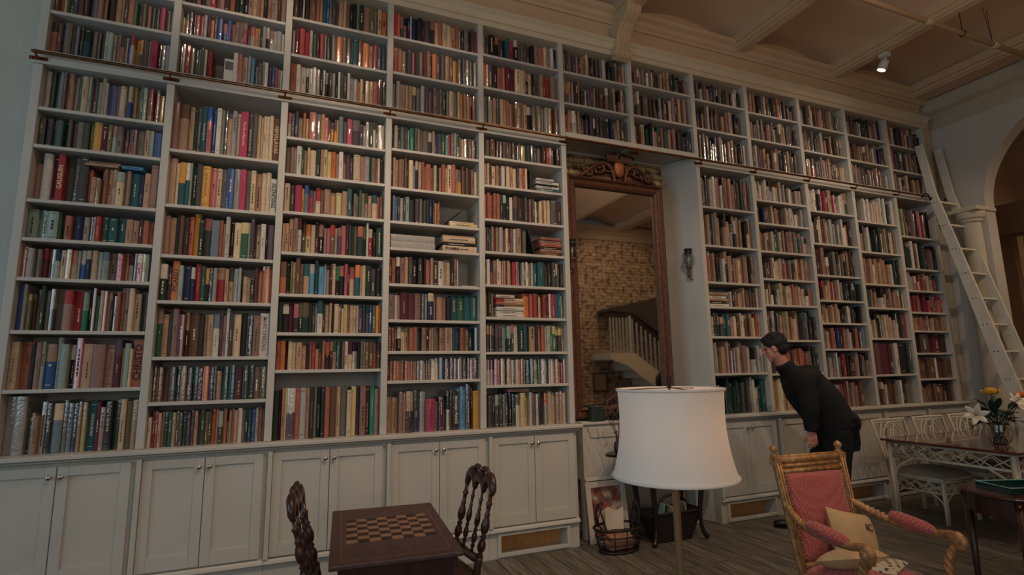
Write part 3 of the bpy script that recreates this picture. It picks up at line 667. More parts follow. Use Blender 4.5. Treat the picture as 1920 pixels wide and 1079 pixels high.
for B in solo:
    lab = label(B)
    used[lab] = used.get(lab, 0)+1
    cx = (B['x0']+B['x1'])/2
    key = (B['sec'], B['bay'], B['row'], B['k'])
    mb = MB()
    tt = titles.get(key)
    book_mesh(mb, B, True)
    if tt and tt[0]:
        # plain spine, the title is set separately
        nf = 0; mb = MB(); Bq = dict(B); mb.cur = 1 if B['gloss'] else 0
        w = B['x1']-B['x0']; yb = B['yf']+B['dep']; bul = .003; t = .0028
        mb.col = shade(B['c'], 1, .5)
        mb.prism([(B['x0'], yb), (B['x0'], B['yf']+bul), (B['x0']+w*.1, B['yf']), (B['x1']-w*.1, B['yf']), (B['x1'], B['yf']+bul), (B['x1'], yb), (B['x1']-t, yb), (B['x1']-t, B['yf']+bul+t), (B['x0']+t, B['yf']+bul+t), (B['x0']+t, yb)], B['z0'], B['z0']+B['h'], axis='z')
    me_off = Vector((cx, B['yf'], B['z0']))
    mb.v = [(x-me_off[0], y-me_off[1], z-me_off[2]) for x, y, z in mb.v]
    o = mb.build('book', [BK_MATTE, BK_GLOSS]); o.location = me_off
    tag(o, lab, 'book', 'books on the built-in bookcase shelves')
    if not B['flat']:
        t = min(.0028, (B['x1']-B['x0'])*.18)
        MB().box(B['x0']+t, B['x1']-t, B['yf']+min(.007, (B['x1']-B['x0'])*.22)+t, B['yf']+B['dep']-.004, B['z0']+.003, B['z0']+B['h']-.004).build('pages', PAGES, o)
    if tt and tt[0]:
        w = B['x1']-B['x0']; size = min(w*1.0, B['h']*.84/(len(tt[0])*.66))
        me = text_mesh(tt[0], size, INK[tt[2]]); q = bpy.data.objects.new('title', me); COL.objects.link(q); q.parent = o
        q.location = (0, -.0008, B['h']*.52); q.rotation_euler = (PI/2, -PI/2*tt[1], 0)
    if B['flat'] and (B['bay'], B['row'], B['flat'][0], B['flat'][2]) in ((4, 3, 0, 'right pile'),):
        me = text_mesh('PICABIA', .034, INK['k']); q = bpy.data.objects.new('title', me); COL.objects.link(q); q.parent = o
        q.location = (-.07, -.0012, B['h']*.52); q.rotation_euler = (PI/2, 0, 0)
mb = MB()
for B in rest: book_mesh(mb, B, False)
o = mb.build('small_books', [BK_MATTE, BK_GLOSS])
tag(o, 'remaining smaller books packed upright along the higher and farther shelves', 'books', kind='stuff')
print('BOOKS', len(books), 'labels dup', [k for k, v in used.items() if v > 1][:10], 'long', [k for k in used if len(k.split()) > 16][:5])

# loose things among the books
x0, x1 = span(4); z0, top = rowgeo('L', 4, 2)
M = Matrix.Translation((2.872, .16, z0+.006)) @ Matrix.Rotation(math.radians(50), 4, 'Y')
o = MB().box(-.008, .0, -.08, .1, .0, .27, M).build('leaning_folder', mat('folder_black', (40, 38, 38), .6)); 
tag(o, 'thin black folder leaning diagonally in the half-empty cell of the fourth bay', 'folder')
x0, x1 = span(5); z0, top = rowgeo('L', 5, 3)
M = Matrix.Translation((3.745, .16, z0+.004)) @ Matrix.Rotation(math.radians(-16), 4, 'Y')
o = MB().box(-.008, .0, -.12, .08, .0, .24, M).build('leaning_folder', MATS['folder_black'])
tag(o, 'thin black folder leaning beside the reddish pile, bay beside the mirror', 'folder')
# open white magazine facing out, on the shelf above the rail, second bay
x0, x1 = span(2); tot = None
o = MB().box(1.155, 1.275, .045, .055, UB+.0005, UB+.20)
o = o.build('face_out_booklet', mat('booklet_white', (200, 192, 180), .5))
tag(o, 'white booklet with a grey picture, standing face out on the shelf above the rail', 'booklet')
MB().box(1.16, 1.26, .0440, .0446, UB+.11, UB+.18).build('picture', mat('booklet_grey', (96, 92, 92), .5), o)
# thick album with an arched paper over it, third bay top
# ---------------------------------------------------------------- alcove: mirror, chest, sconces
MY = .20   # mirror plane
t = thing('wall_mirror', 'tall mirror in a dark carved frame with a scrolled crest, standing in the brick alcove', 'mirror', (4.87, MY, 1.0))
ix0, ix1, iz0, iz1 = 4.25, 5.19, 1.13, 3.285
fw = .10
MIR = bpy.data.materials.new('silvered_mirror'); MIR.use_nodes = True; p = MIR.node_tree.nodes['Principled BSDF']; p.inputs['Metallic'].default_value = 1; p.inputs['Roughness'].default_value = .03; p.inputs['Base Color'].default_value = (.74, .73, .70, 1)
MB().box(ix0-.02, ix1+.02, MY, MY+.006, iz0-.02, iz1+.02).build('glass', MIR, t)
fb = MB()
prof = [(0, 0), (0, .03), (.02, .045), (.04, .03), (.06, .035), (.08, .06), (.095, .05), (fw, .03), (fw, 0)]
# frame with mitred profile: inner corner loop then outwards
def frame_ring(mb, x0, x1, z0, z1, prof, y):
    b = len(mb.v); n = len(prof)
    for (sx, sz, cx, cz) in ((-1, -1, x0, z0), (1, -1, x1, z0), (1, 1, x1, z1), (-1, 1, x0, z1)):
        for d, h in prof: mb.v.append((cx+sx*d, y-h, cz+sz*d))
    for i in range(4):
        j = (i+1) % 4
        for k in range(n-1): mb.face((b+i*n+k, b+j*n+k, b+j*n+k+1, b+i*n+k+1))
frame_ring(fb, ix0, ix1, iz0, iz1, prof, MY)
fb.build('frame', BRONZE, t)
# crest
cb = MB(); cx, cz = 4.76, iz1+fw
pts = [(-.50, .0), (-.52, .08), (-.44, .13), (-.36, .12), (-.30, .20), (-.20, .24), (-.12, .22), (-.10, .32), (-.04, .40), (.04, .40), (.11, .32), (.12, .23), (.22, .25), (.32, .19), (.37, .11), (.46, .12), (.52, .06), (.50, .0)]
cb.prism([(cx+a*.88, cz+b_*.80-.02) for a, b_ in pts], MY-.02, MY+.03)
for s in (-1, 1):
    for (ox, oz, r, n) in ((.40, .06, .055, 1.3), (.26, .12, .075, 1.4), (.14, .14, .06, 1.2), (.10, .28, .05, 1.3)):
        P = [(cx+s*(ox+r*(1-.6*k/18)*math.cos(k*.42*n)), MY-.035-.012*math.sin(k*.3), cz+oz+r*(1-.6*k/18)*math.sin(k*.42*n)) for k in range(19)]
        cb.tube(P, [.019*(1-k/26) for k in range(19)], 7)
    cb.tube(spline([(cx+s*.50, MY-.03, cz), (cx+s*.38, MY-.045, cz+.10), (cx+s*.22, MY-.05, cz+.20), (cx+s*.10, MY-.05, cz+.12), (cx+s*.07, MY-.05, cz-.03)], 6), .022, 8)
    for k in range(6): cb.ell((cx+s*(.20+.05*k), MY-.04, cz+.10-.012*k+.05*(k % 2)), (.035, .02, .022), 8, 6, Euler((0, s*.6*k, 0)).to_matrix())
    for k in range(5): cb.tube(spline([(cx+s*.03*k, MY-.04, cz+.22), (cx+s*(.05+.03*k), MY-.06, cz+.32), (cx+s*(.02+.05*k), MY-.03, cz+.37-.02*k)], 4), [.018]*4+[.012]*4+[.004], 6)
cb.v = [(cx+(x-cx)*.9, y, cz+(z-cz)*.84) for x, y, z in cb.v]
cb.build('crest', BRONZE, t, smooth=True)
mb = MB().ell((cx, MY-.05, cz+.13), (.065, .03, .10), 18, 12)
mb.build('medallion', mat('medallion_gilt', (150, 92, 54), .4, .4, bump=.4, bscale=60), t, smooth=True)

# white chest under the mirror
t = thing('chest', 'white painted chest with a drawer under the dark framed mirror', 'chest', (4.86, .3, 0))
x0, x1, y0, y1 = 4.175, 5.45, .06, .37
MB().box(x0-.02, x1+.01, y0-.02, y1, .985, 1.01).build('top', WHITE, t, bevel=.005)
MB().box(x0, x1, y0, y1, .50, .984).build('body', WHITE, t, bevel=.004)
d = MB(); xa, xb = x0+.05, x0+.62
d.prism([(xa, .96), (xb, .96), (xb-.03, .87), (xa+.03, .87)], y0-.012, y0-.001)
dr = d.build('drawer', WHITE, t, bevel=.004)
MB().ell(((xa+xb)/2, y0-.02, .915), (.02, .008, .01), 12, 8).build('pull', PEWTER, dr, smooth=True)
d = MB(); d.prism([(xb+.08, .96), (x1-.05, .96), (x1-.08, .87), (xb+.11, .87)], y0-.012, y0-.001)
dr = d.build('drawer', WHITE, t, bevel=.004)
MB().ell(((xb+x1)/2, y0-.02, .915), (.02, .008, .01), 12, 8).build('pull', PEWTER, dr, smooth=True)
MB().prism([(y0-.001, .50), (y0-.03, .505), (y0-.02, .52), (y0-.001, .53)], x0, x1, axis='x').build('lower_moulding', WHITE, t)
for x in (x0+.03, x1-.03):
    for y in (y0+.04, y1-.04): MB().box(x-.03, x+.03, y-.03, y+.03, 0, .499).build('leg', WHITE, t, bevel=.004)
MB().box(x0+.06, x1-.06, .34, .36, 0, .499).build('back_board', WHITE, t)
# things on the chest
t = thing('tin_box', 'dark green box on the white chest at the left corner of the mirror', 'box', (4.40, .11, 1.011))
MB().box(4.27, 4.42, .05, .125, 1.0115, 1.13).build('body', mat('box_green', (38, 56, 44), .5, bump=.2), t, bevel=.01)
MB().box(4.265, 4.425, .046, .129, 1.1305, 1.145).build('lid', MATS['box_green'], t, bevel=.006)
rn = random.Random(4)
def clump(name, label, cat, c, r, m, n, blob):
    mb = MB()
    for i in range(n):
        a, e = rn.uniform(0, 2*PI), rn.uniform(-.3, 1.4); k = rn.uniform(.6, 1)
        p = (c[0]+r*k*math.cos(a)*math.cos(e), c[1]+r*.7*k*math.sin(a)*math.cos(e), c[2]+r*.35+r*k*math.sin(e)*.8)
        mb.ell(p, (blob, blob*.8, blob*.45), 6, 4, Euler((rn.uniform(0, 3), rn.uniform(0, 3), 0)).to_matrix())
    return mb
t = thing('round_basket', 'dark round wicker basket of dried leaves on the white chest', 'basket', (4.54, .085, 1.011))
MB().lathe([(.03, 0), (.045, .03), (.052, .06), (.05, .08), (.045, .08), (.046, .06), (.03, .02)], (4.54, .085, 1.0115), 18).build('bowl', WICK, t, smooth=True)
clump('', '', '', (4.54, .075, 1.06), .07, None, 60, .028).build('leaves', mat('dried_leaf', (84, 66, 54), .8, var=.4, scale=30), t)
t = thing('dried_hydrangea', 'faded purple dried hydrangea bunch on the white chest, left of the lampshade', 'flowers', (4.74, .07, 1.011))
MB().lathe([(.04, 0), (.055, .03), (.05, .08), (.04, .09)], (4.74, .085, 1.0115), 14).build('pot', mat('pot_dark', (60, 46, 42), .6), t, smooth=True)
clump('', '', '', (4.74, .055, 1.09), .12, None, 130, .024).build('blooms', mat('hydrangea', (116, 88, 92), .8, var=.35, scale=40), t)
# framed print leaning under the chest
t = thing('framed_print', 'small framed floral print leaning on the floor at the left under the white chest', 'picture', (4.36, .0, 0), 0)
M = Matrix.Translation((4.36, -.05, .003)) @ Matrix.Rotation(-.14, 4, 'X')
f = MB(); f.box(-.20, .20, 0, .02, 0, .05, M).box(-.20, .20, 0, .02, .45, .50, M).box(-.20, -.15, 0, .02, .05, .45, M).box(.15, .20, 0, .02, .05, .45, M)
f.build('frame', mat('pale_frame', (196, 184, 166), .6), t, bevel=.003)
pm = bpy.data.materials.new('floral_print'); pm.use_nodes = True; nt = pm.node_tree; pp = nt.nodes['Principled BSDF']
tc = nt.nodes.new('ShaderNodeTexCoord'); nz = nt.nodes.new('ShaderNodeTexNoise'); nz.inputs['Scale'].default_value = 9; rr = nt.nodes.new('ShaderNodeValToRGB')
nt.links.new(tc.outputs['Object'], nz.inputs['Vector']); nt.links.new(nz.outputs['Fac'], rr.inputs['Fac']); nt.links.new(rr.outputs['Color'], pp.inputs['Base Color'])
e = rr.color_ramp.elements; e[0].position = .35; e[0].color = (*lin((60, 50, 48)), 1); e[1].position = .62; e[1].color = (*lin((200, 170, 150)), 1)
q = e.new(.45); q.color = (*lin((150, 70, 62)), 1); q = e.new(.52); q.color = (*lin((120, 110, 90)), 1)
MB().box(-.149, .149, .008, .014, .051, .449, M).build('print', pm, t)

def sconce(x, s, label):
    x += 0
    t = thing('wall_sconce', label, 'sconce', (x, .12, 2.45), 0, 'glass lantern sconces in the alcove')
    MB().box(min(x, x+s*.012), max(x, x+s*.012), .07, .16, 2.36, 2.56).build('wall_plate', mat('sconce_rust', (120, 90, 76), .5, .5, var=.3, scale=30), t, bevel=.004)
    b = MB().tube(spline([(x+s*.012, .115, 2.42), (x+s*.06, .115, 2.39), (x+s*.085, .115, 2.44)], 5), .008, 8)
    b.lathe([(.014, 0), (.022, .02), (.018, .09), (.03, .10), (.038, .115), (.03, .12)], (x+s*.085, .115, 2.415), 14)
    b.build('arm', MATS['sconce_rust'], t, smooth=True)
    MB().lathe([(.032, 0), (.055, .03), (.060, .07), (.045, .11), (.036, .125), (.034, .125), (.043, .11), (.057, .07), (.052, .03), (.03, .003)], (x+s*.085, .115, 2.535), 18).build('glass_shade', GLASS, t, smooth=True)
    MB().lathe([(.036, 0), (.04, .01), (.034, .02), (.034, .035), (.042, .045), (.042, .055), (.02, .06)], (x+s*.085, .115, 2.66), 16).build('cap', IRON, t, smooth=True)
    MB().lathe([(.008, 0), (.008, .09), (.003, .10)], (x+s*.085, .115, 2.536), 10).build('candle', mat('candle_wax', (214, 206, 186), .5), t, smooth=True)
sconce(5.624, -1, 'small glass lantern sconce on the blue-grey right wall of the mirror alcove')
sconce(4.076, 1, 'small dark glass sconce at the left edge of the tall mirror')

# ---------------------------------------------------------------- dark table in front of the alcove, with baskets under it
t = thing('console_table', 'dark oval-topped table with curved legs, half hidden behind the lampshade', 'table', (4.86, -.20, 0))
c = (4.88, -.05)
c = (4.86, -.20)
OV = Matrix.Translation((c[0]-.02, c[1], 0)) @ Matrix.Diagonal((1.27, .46, 1, 1))
MB().lathe([(.43, .735), (.46, .742), (.462, .755), (.45, .762)], (0, 0, 0), 44, M=OV).build('tabletop', BLACKW, t, smooth=False)
MB().lathe([(.33, .66), (.33, .7345)], (0, 0, 0), 32, M=OV).build('apron', BLACKW, t)
for (dx, dy) in ((-.66, -.36), (.70, -.36), (-.66, .36), (.70, .36)):
    def P(r, z): return (c[0]+dx*r, c[1]+dy*r, z)
    MB().tube(spline([P(.34, .70), P(.385, .60), P(.37, .42), P(.345, .25), P(.35, .12), P(.385, .05), P(.415, .022)], 5), [.03, .03, .031, .031, .030, .029, .028, .027, .026, .025, .024, .023, .022, .021, .020, .019, .018, .017, .017, .017, .017, .017, .018, .019, .020, .021, .022, .022, .022, .022, .020], 10).build('leg', BLACKW, t, smooth=True)
# dried twig in a small vase on it
t = thing('twig_vase', 'dark dried twigs in a small vase on the dark table left of the lampshade', 'vase', (4.38, -.20, .762))
MB().lathe([(.03, 0), (.045, .03), (.04, .08), (.02, .11), (.024, .13)], (4.38, -.20, .7625), 16).build('vase', mat('pot_dark', (60, 46, 42)), t, smooth=True)
b = MB()
for k in range(7):
    a = k*.9; b.tube(spline([(4.38, -.20, .86), (4.38+.04*math.cos(a), -.20+.03*math.sin(a), .96), (4.38+.10*math.cos(a+.4), -.20+.06*math.sin(a), 1.03+.02*k), (4.38+.09*math.cos(a+1), -.20+.07*math.sin(a), 1.12+.012*k)], 5), .0035, 5)
    b.ell((4.38+.09*math.cos(a+1), -.20+.07*math.sin(a), 1.12+.012*k), (.012, .008, .016), 6, 5)
b.build('twigs', mat('twig_rust', (96, 58, 44), .8), t)

def wire_basket(cx, cy, rx, ry, h, label, m, name='wire_basket'):
    t = thing(name, label, 'basket', (cx, cy, 0)); b = MB()
    def ring(z, k, r=.006): b.tube([(cx+rx*k*math.cos(a), cy+ry*k*math.sin(a), z) for a in [2*PI*i/28 for i in range(28)]], r, 6, closed=True)
    ring(.012, .8, .01); ring(.07, .9); ring(.13, .97); ring(h, 1.02, .011)
    for i in range(12):
        a = 2*PI*i/12; ca, sa = math.cos(a), math.sin(a)
        b.tube([(cx+rx*.8*ca, cy+ry*.8*sa, .012), (cx+rx*.92*ca, cy+ry*.92*sa, h*.5), (cx+rx*1.02*ca, cy+ry*1.02*sa, h)], .005, 5)
    for k in (-.5, 0, .5): b.tube([(cx-rx*.75*math.sqrt(1-k*k), cy+ry*k, .012), (cx+rx*.75*math.sqrt(1-k*k), cy+ry*k, .012)], .006, 5)
    b.build('body', m, t, smooth=True)
    for s in (-1, 1):
        hb = MB()
        hb.tube(spline([(cx+s*rx*.7, cy-ry*.5, h), (cx+s*rx*.85, cy-ry*.35, h+.12), (cx+s*rx*.8, cy, h+.19), (cx+s*rx*.85, cy+ry*.35, h+.12), (cx+s*rx*.7, cy+ry*.5, h)], 6), .007, 6)
        for q in (-.2, .15): hb.tube(spline([(cx+s*rx*.8, cy+q*ry, h), (cx+s*rx*.95, cy+q*ry, h+.08), (cx+s*rx*.75, cy+q*ry, h+.17)], 5), .005, 5)
        hb.build('handle', m, t, smooth=True)
    return t
wire_basket(4.30, -.26, .215, .13, .19, 'brown twisted-wire basket of papers on the floor at the left of the alcove', IRON)
o = MB().cbox((4.29, -.26, .055), (.22, .13, .05), .1).cbox((4.31, -.26, .10), (.20, .12, .038), -.15).build('paper_bundle', mat('kraft_paper', (150, 110, 86), .8, var=.2, scale=20), bevel=.004)
tag(o, 'bundle of brown papers lying in the wire basket', 'papers')
o = MB().grid(lambda u, v: (4.21+.18*u, -.21+.03*math.sin(u*3), .145+.17*v+.02*math.sin(7*u)*v), 8, 4).build('paper_sheet', PAPER, solid=.002)
tag(o, 'pale sheet of paper standing up out of the wire basket', 'paper')
# black open basket
t = thing('black_basket', 'black square basket of magazines on the floor behind the lamp pole', 'basket', (4.87, -.19, 0))
b = MB()
def fr(k, z): return [(4.87-k, -.19-k*.42, z), (4.87+k, -.19-k*.42, z), (4.87+k, -.19+k*.42, z), (4.87-k, -.19+k*.42, z)]
A, B2 = fr(.17, .005), fr(.27, .24); n = len(b.v); b.v += A+B2+fr(.255, .24)+fr(.16, .02)
for i in range(4): j = (i+1) % 4; b.face((n+i, n+j, n+4+j, n+4+i)); b.face((n+4+i, n+4+j, n+8+j, n+8+i)); b.face((n+8+i, n+8+j, n+12+j, n+12+i))
b.face((n+3, n+2, n+1, n)); b.face((n+12, n+13, n+14, n+15))
b.build('body', WICK, t)
b = MB(); P = fr(.27, .245); b.tube(P, .012, 8, closed=True); b.build('rim', WICK, t)
MB().tube(spline([(4.74, -.19, .25), (4.80, -.19, .34), (4.92, -.19, .37), (5.02, -.19, .34), (5.08, -.19, .25)], 6), .012, 8).build('handle', WICK, t, smooth=True)
for i, (x, rz, hh, c2) in enumerate(((4.76, .3, .30, (120, 150, 140)), (4.80, .25, .28, (60, 80, 84)), (4.86, .2, .27, (180, 180, 170)), (4.97, -.1, .27, (90, 86, 80)), (5.02, -.2, .29, (150, 140, 120)))):
    o = MB().cbox((x, -.19, .03+hh/2), (.014, .12, hh-.03), rz*.3, 0, rz*.5).build('magazine', mat('magazine_%d' % i, c2, .5))
    tag(o, ['pale green magazine at the left in the black basket', 'dark blue-grey magazine second from left in the black basket', 'white magazine in the middle of the black basket', 'brown-grey magazine right of centre in the black basket', 'beige magazine at the right in the black basket'][i], 'magazine', 'magazines in the black basket')

# ---------------------------------------------------------------- floor lamp
lx, ly = 3.075, -2.606
t = thing('floor_lamp', 'tall brass floor lamp with a large white fabric bell shade, in the foreground', 'lamp', (lx, ly, 0))
LBR = mat('pale_brass', (176, 146, 108), .35, .7)
MB().lathe([(.15, 0), (.15, .012), (.13, .02), (.04, .03), (.02, .05), (.0135, .08), (.0135, 1.07), (.018, 1.08), (.018, 1.11), (.012, 1.12)], (lx, ly, 0), 24).build('pole', LBR, t, smooth=True)
zb, zt = 1.088, 1.400; rb, rt = .222, .192
mb = MB(); N = 64; K = 14
def rad(v): return rt + (rb-rt)*(0.05+.95*(1-v)**2.6) - .006*math.sin(PI*v)
for i in range(K+1):
    v = i/K; z = zb+(zt-zb)*v
    for j in range(N):
        a = 2*PI*j/N; r = rad(v)
        sc = -.005*(1-abs(math.sin(a*3+.25)))**8
        mb.v.append((lx+(r+sc)*math.cos(a), ly+(r+sc)*math.sin(a), z-.0012*math.cos(6*a)*(1-v)))
for i in range(K):
    for j in range(N): j2 = (j+1) % N; mb.face((i*N+j, i*N+j2, (i+1)*N+j2, (i+1)*N+j))
sm = bpy.data.materials.new('shade_fabric'); sm.use_nodes = True; nt = sm.node_tree; pb = nt.nodes['Principled BSDF']
pb.inputs['Base Color'].default_value = (*lin((250, 246, 240)), 1); pb.inputs['Roughness'].default_value = .9
tr = nt.nodes.new('ShaderNodeBsdfTranslucent'); tr.inputs['Color'].default_value = (*lin((244, 222, 196)), 1)
ms = nt.nodes.new('ShaderNodeMixShader'); ms.inputs[0].default_value = .25
nt.links.new(pb.outputs[0], ms.inputs[1]); nt.links.new(tr.outputs[0], ms.inputs[2]); nt.links.new(ms.outputs[0], nt.nodes['Material Output'].inputs['Surface'])
sh = mb.build('lamp_shade', sm, t, smooth=True)
for zz_, rr_ in ((zt, rt+.003), (zb, rb+.001)):
    MB().tube([(lx+rr_*math.cos(a), ly+rr_*math.sin(a), zz_) for a in [2*PI*k/48 for k in range(48)]], .0055, 8, closed=True).build('trim_band', sm, sh, smooth=True)
b = MB()
if 0: b.tube([(lx+(rt+.003)*math.cos(a), ly+(rt+.003)*math.sin(a), zt) for a in [2*PI*k/48 for k in range(48)]], .006, 8, closed=True)
if 0: b.tube([(lx+(rb+.001)*math.cos(a), ly+(rb+.001)*math.sin(a), zb-.0012*math.cos(6*a)) for a in [2*PI*k/48 for k in range(48)]], .006, 8, closed=True)
b = MB()
for k in range(3):
    a = k*2*PI/3+.4; b.tube([(lx, ly, zt+.006), (lx+rt*math.cos(a), ly+rt*math.sin(a), zt-.002)], .002, 5)
b.tube([(lx, ly, 1.118), (lx, ly, zt+.01)], .005, 8)
b.build('harp', BRASS, t)
MB().lathe([(.006, 0), (.01, .008), (.009, .04), (.004, .05)], (lx, ly, zt+.005), 12).build('finial', IRON, t, smooth=True)
bulb = MB().ell((lx, ly, 1.165), (.03, .03, .045), 16, 12)
BULBM = mat('bulb_glow', (255, 220, 180), emit=(1, .62, .34), estr=.6)
bulb.build('bulb', BULBM, t, smooth=True)

# ---------------------------------------------------------------- chess table and carved chairs
t = thing('chess_table', 'dark wooden games table with an inlaid chessboard top, in the foreground', 'table', (2.225, -1.47, 0), math.radians(-4.5))
W2, L2 = .275, .46; TH = .72
MB().box(-W2, W2, -L2, L2, TH-.022, TH).build('tabletop', TABLEW, t, world=False, bevel=.006)
ln = MB(); e = .045
for (a, b_, c_, d_) in ((-W2+e, W2-e, -L2+e, -L2+e+.004), (-W2+e, W2-e, L2-e-.004, L2-e), (-W2+e, -W2+e+.004, -L2+e, L2-e), (W2-e-.004, W2-e, -L2+e, L2-e)): ln.box(a, b_, c_, d_, TH-.001, TH+.0006)
ln.build('inlay_line', mat('inlay_line_wood', (120, 84, 70), .5), t, world=False)
bd = MB(); q = .051
for i in range(8):
    for j in range(8):
        if (i+j) % 2 == 0: x, y = -4*q+i*q, -4*q+j*q+.02; bd.box(x, x+q, y, y+q, TH-.001, TH+.0008)
bd.build('light_squares', mat('maple_squares', (140, 106, 82), .5, var=.15, scale=20), t, world=False)
bd = MB()
for i in range(8):
    for j in range(8):
        if (i+j) % 2 == 1: x, y = -4*q+i*q, -4*q+j*q+.02; bd.box(x, x+q, y, y+q, TH-.001, TH+.0008)
bd.build('dark_squares', mat('ebony_squares', (48, 30, 28), .45), t, world=False)
MB().box(-W2+.035, W2-.035, -L2+.04, L2-.04, TH-.13, TH-.0225).build('apron', DARKW, t, world=False, bevel=.003)
for x in (-W2+.06, W2-.06):
    for y in (-L2+.04, L2-.04):
        MB().lathe([(.018, 0), (.022, .03), (.016, .08), (.025, .2), (.028, .35), (.018, .42), (.028, .45), (.026, .589)], (x, y, 0), 14).build('leg', DARKW, t, smooth=True, world=False)

def spindle_prof(h, r):
    P = [(.55, 0), (.7, .03), (.45, .06), (.95, .09), (.5, .13), (.9, .17), (1.1, .22), (.95, .28), (.5, .33), (.85, .36), (.45, .39), (1.0, .45), (1.15, .52), (.9, .60), (.55, .66), (.8, .69), (.5, .72), (.6, .82), (.9, .86), (.5, .89), (.55, 1)]
    return [(r*a, h*z) for a, z in P]
def carved_chair(label):
    """chair facing +x in its own frame, seat centre at origin"""
    t = thing('carved_chair', label, 'chair', (0, 0, 0), 0, 'dark carved spindle-back chairs at the chess table')
    hw = .185; sh_ = .45
    MB().prism([(-.17, -.155), (.17, -.165), (.19, 0), (.17, .165), (-.17, .155)], sh_-.035, sh_, axis='z').build('seat', DARKW, t, world=False, bevel=.008)
    for y in (-.14, .14): MB().lathe([(.014, 0), (.018, .05), (.012, .10), (.022, .2), (.024, .3), (.014, .36), (.02, .414)], (.165, y, 0), 12).build('leg', DARKW, t, world=False, smooth=True)
    def bx(z): return -.165-.11*((z-sh_)/.5) if z > sh_ else -.165-.05*((sh_-z)/sh_)
    for s in (-1, 1):
        y = s*.165
        MB().tube(spline([(bx(0), y, 0), (bx(.2), y, .2), (-.165, y, .42), (bx(.52), y, .52)], 5), [.016]*6+[.02]*10, 10).build('leg', DARKW, t, world=False, smooth=True)
        ang = math.atan2(.11, .5)
        M = Matrix.Translation((bx(.50), y, .50)) @ Matrix.Rotation(-ang, 4, 'Y')
        MB().lathe(spindle_prof(.36, .021), n=14, M=M).build('back_post', DARKW, t, world=False, smooth=True)
    for y in (-.058, .058):
        M = Matrix.Translation((bx(.525), y, .525)) @ Matrix.Rotation(-math.atan2(.11, .5), 4, 'Y')
        MB().lathe(spindle_prof(.33, .0145), n=12, M=M).build('spindle', DARKW, t, world=False, smooth=True)
    MB().tube(spline([(bx(.50), -.17, .52), (bx(.50)-.012, -.09, .50), (bx(.50)-.016, 0, .495), (bx(.50)-.012, .09, .50), (bx(.50), .17, .52)], 5), .021, 10, flat=((1, 0, 0), 1.3)).build('lower_rail', DARKW, t, world=False, smooth=True)
    # scalloped top rail: arches between the posts, two loops on top
    b = MB()
    for y0, y1, zt_ in ((-.175, -.06, .93), (-.06, .06, .915), (.06, .175, .93)):
        P = [(bx(.86)-.0, y0, .845), (bx(.90), y0+.012, .895), (bx(zt_), (y0+y1)/2, zt_), (bx(.90), y1-.012, .895), (bx(.86), y1, .845)]
        b.tube(spline(P, 6), [.012+.012*math.sin(PI*i/24) for i in range(25)], 9, flat=((1, 0, 0), 1.5))
    for s in (-1, 1):
        c0 = (bx(.945), s*.052, .948)
        b.tube([(c0[0]+.0*math.sin(a), c0[1]+.038*math.cos(a), c0[2]+.026*math.sin(a)) for a in [2*PI*i/20 for i in range(20)]], .0145, 8, closed=True)
    b.ell((bx(.93), 0, .925), (.016, .03, .022), 10, 8)
    for s in (-1, 1): b.ell((bx(.9), s*.172, .885), (.018, .018, .035), 10, 8)
    b.build('crest_rail', DARKW, t, world=False, smooth=True)
    for z in (.16,): MB().tube([(-.19, -.165, z+.05), (.165, -.14, z)], .009, 8).tube([(-.19, .165, z+.05), (.165, .14, z)], .009, 8).tube([(0, -.15, z+.025), (0, .15, z+.025)], .009, 8).build('stretcher', DARKW, t, world=False, smooth=True)
    return t
c1 = carved_chair('dark carved spindle-back chair at the right side of the chess table')
c1.scale = (1, 1, .955); c1.location = (2.515, -1.26, 0); c1.rotation_euler = (0, 0, math.radians(186))
c2 = copy_tree(c1); c2['label'] = 'dark carved chair at the left side of the chess table, back seen edge-on'
c2.location = (2.055, -1.34, 0); c2.rotation_euler = (0, 0, math.radians(-8))
# ---------------------------------------------------------------- gilt armchair
t = thing('armchair', 'gilded carved armchair with rose-red upholstery and padded arms, right foreground', 'armchair', (4.53, -2.235, 0), math.radians(-5)); t.scale = (.84, .88, .98)
sw, SH = .28, .40
def by(z): return .235+.125*((z-SH)/.62)      # back plane leans away
SEATR = MB(); SEATR.prism([(-.27, .25), (-.33, -.26), (.33, -.26), (.27, .25)], SH-.075, SH-.005, axis='z'); SEATR.build('seat_rail', GILT, t, world=False, bevel=.012)
g = MB().grid(lambda u, v: ((-.5+u)*(.62-.1*v)*(1), -.25+.48*v, SH-.004+.075*(max(0, math.sin(PI*u))**.45)*(max(0, math.sin(PI*v))**.45)), 18, 18)
g.build('seat', PINK, t, world=False, smooth=True, solid=.004)
for s in (-1, 1):
    MB().lathe([(.018, 0), (.024, .02), (.016, .04), (.02, .12), (.03, .27), (.024, .28), (.034, .30), (.030, .325)], (s*.285, -.22, 0), 14).build('leg', GILT, t, world=False, smooth=True)
    MB().tube(spline([(s*.25, .33, 0), (s*.245, .27, .15), (s*.245, .235, .33)], 5), [.017]*5+[.024]*6, 10).build('leg', GILT, t, world=False, smooth=True)
hb = .255   # half width of the back
def backbar(mb, x, z0, z1, w=.024, d=.026):
    P = [(x*(1+.10*(z-SH)/.6), by(z), z) for z in [z0+(z1-z0)*k/8 for k in range(9)]]
    mb.tube(P, w, 8, flat=((1, 0, 0), 1.0))
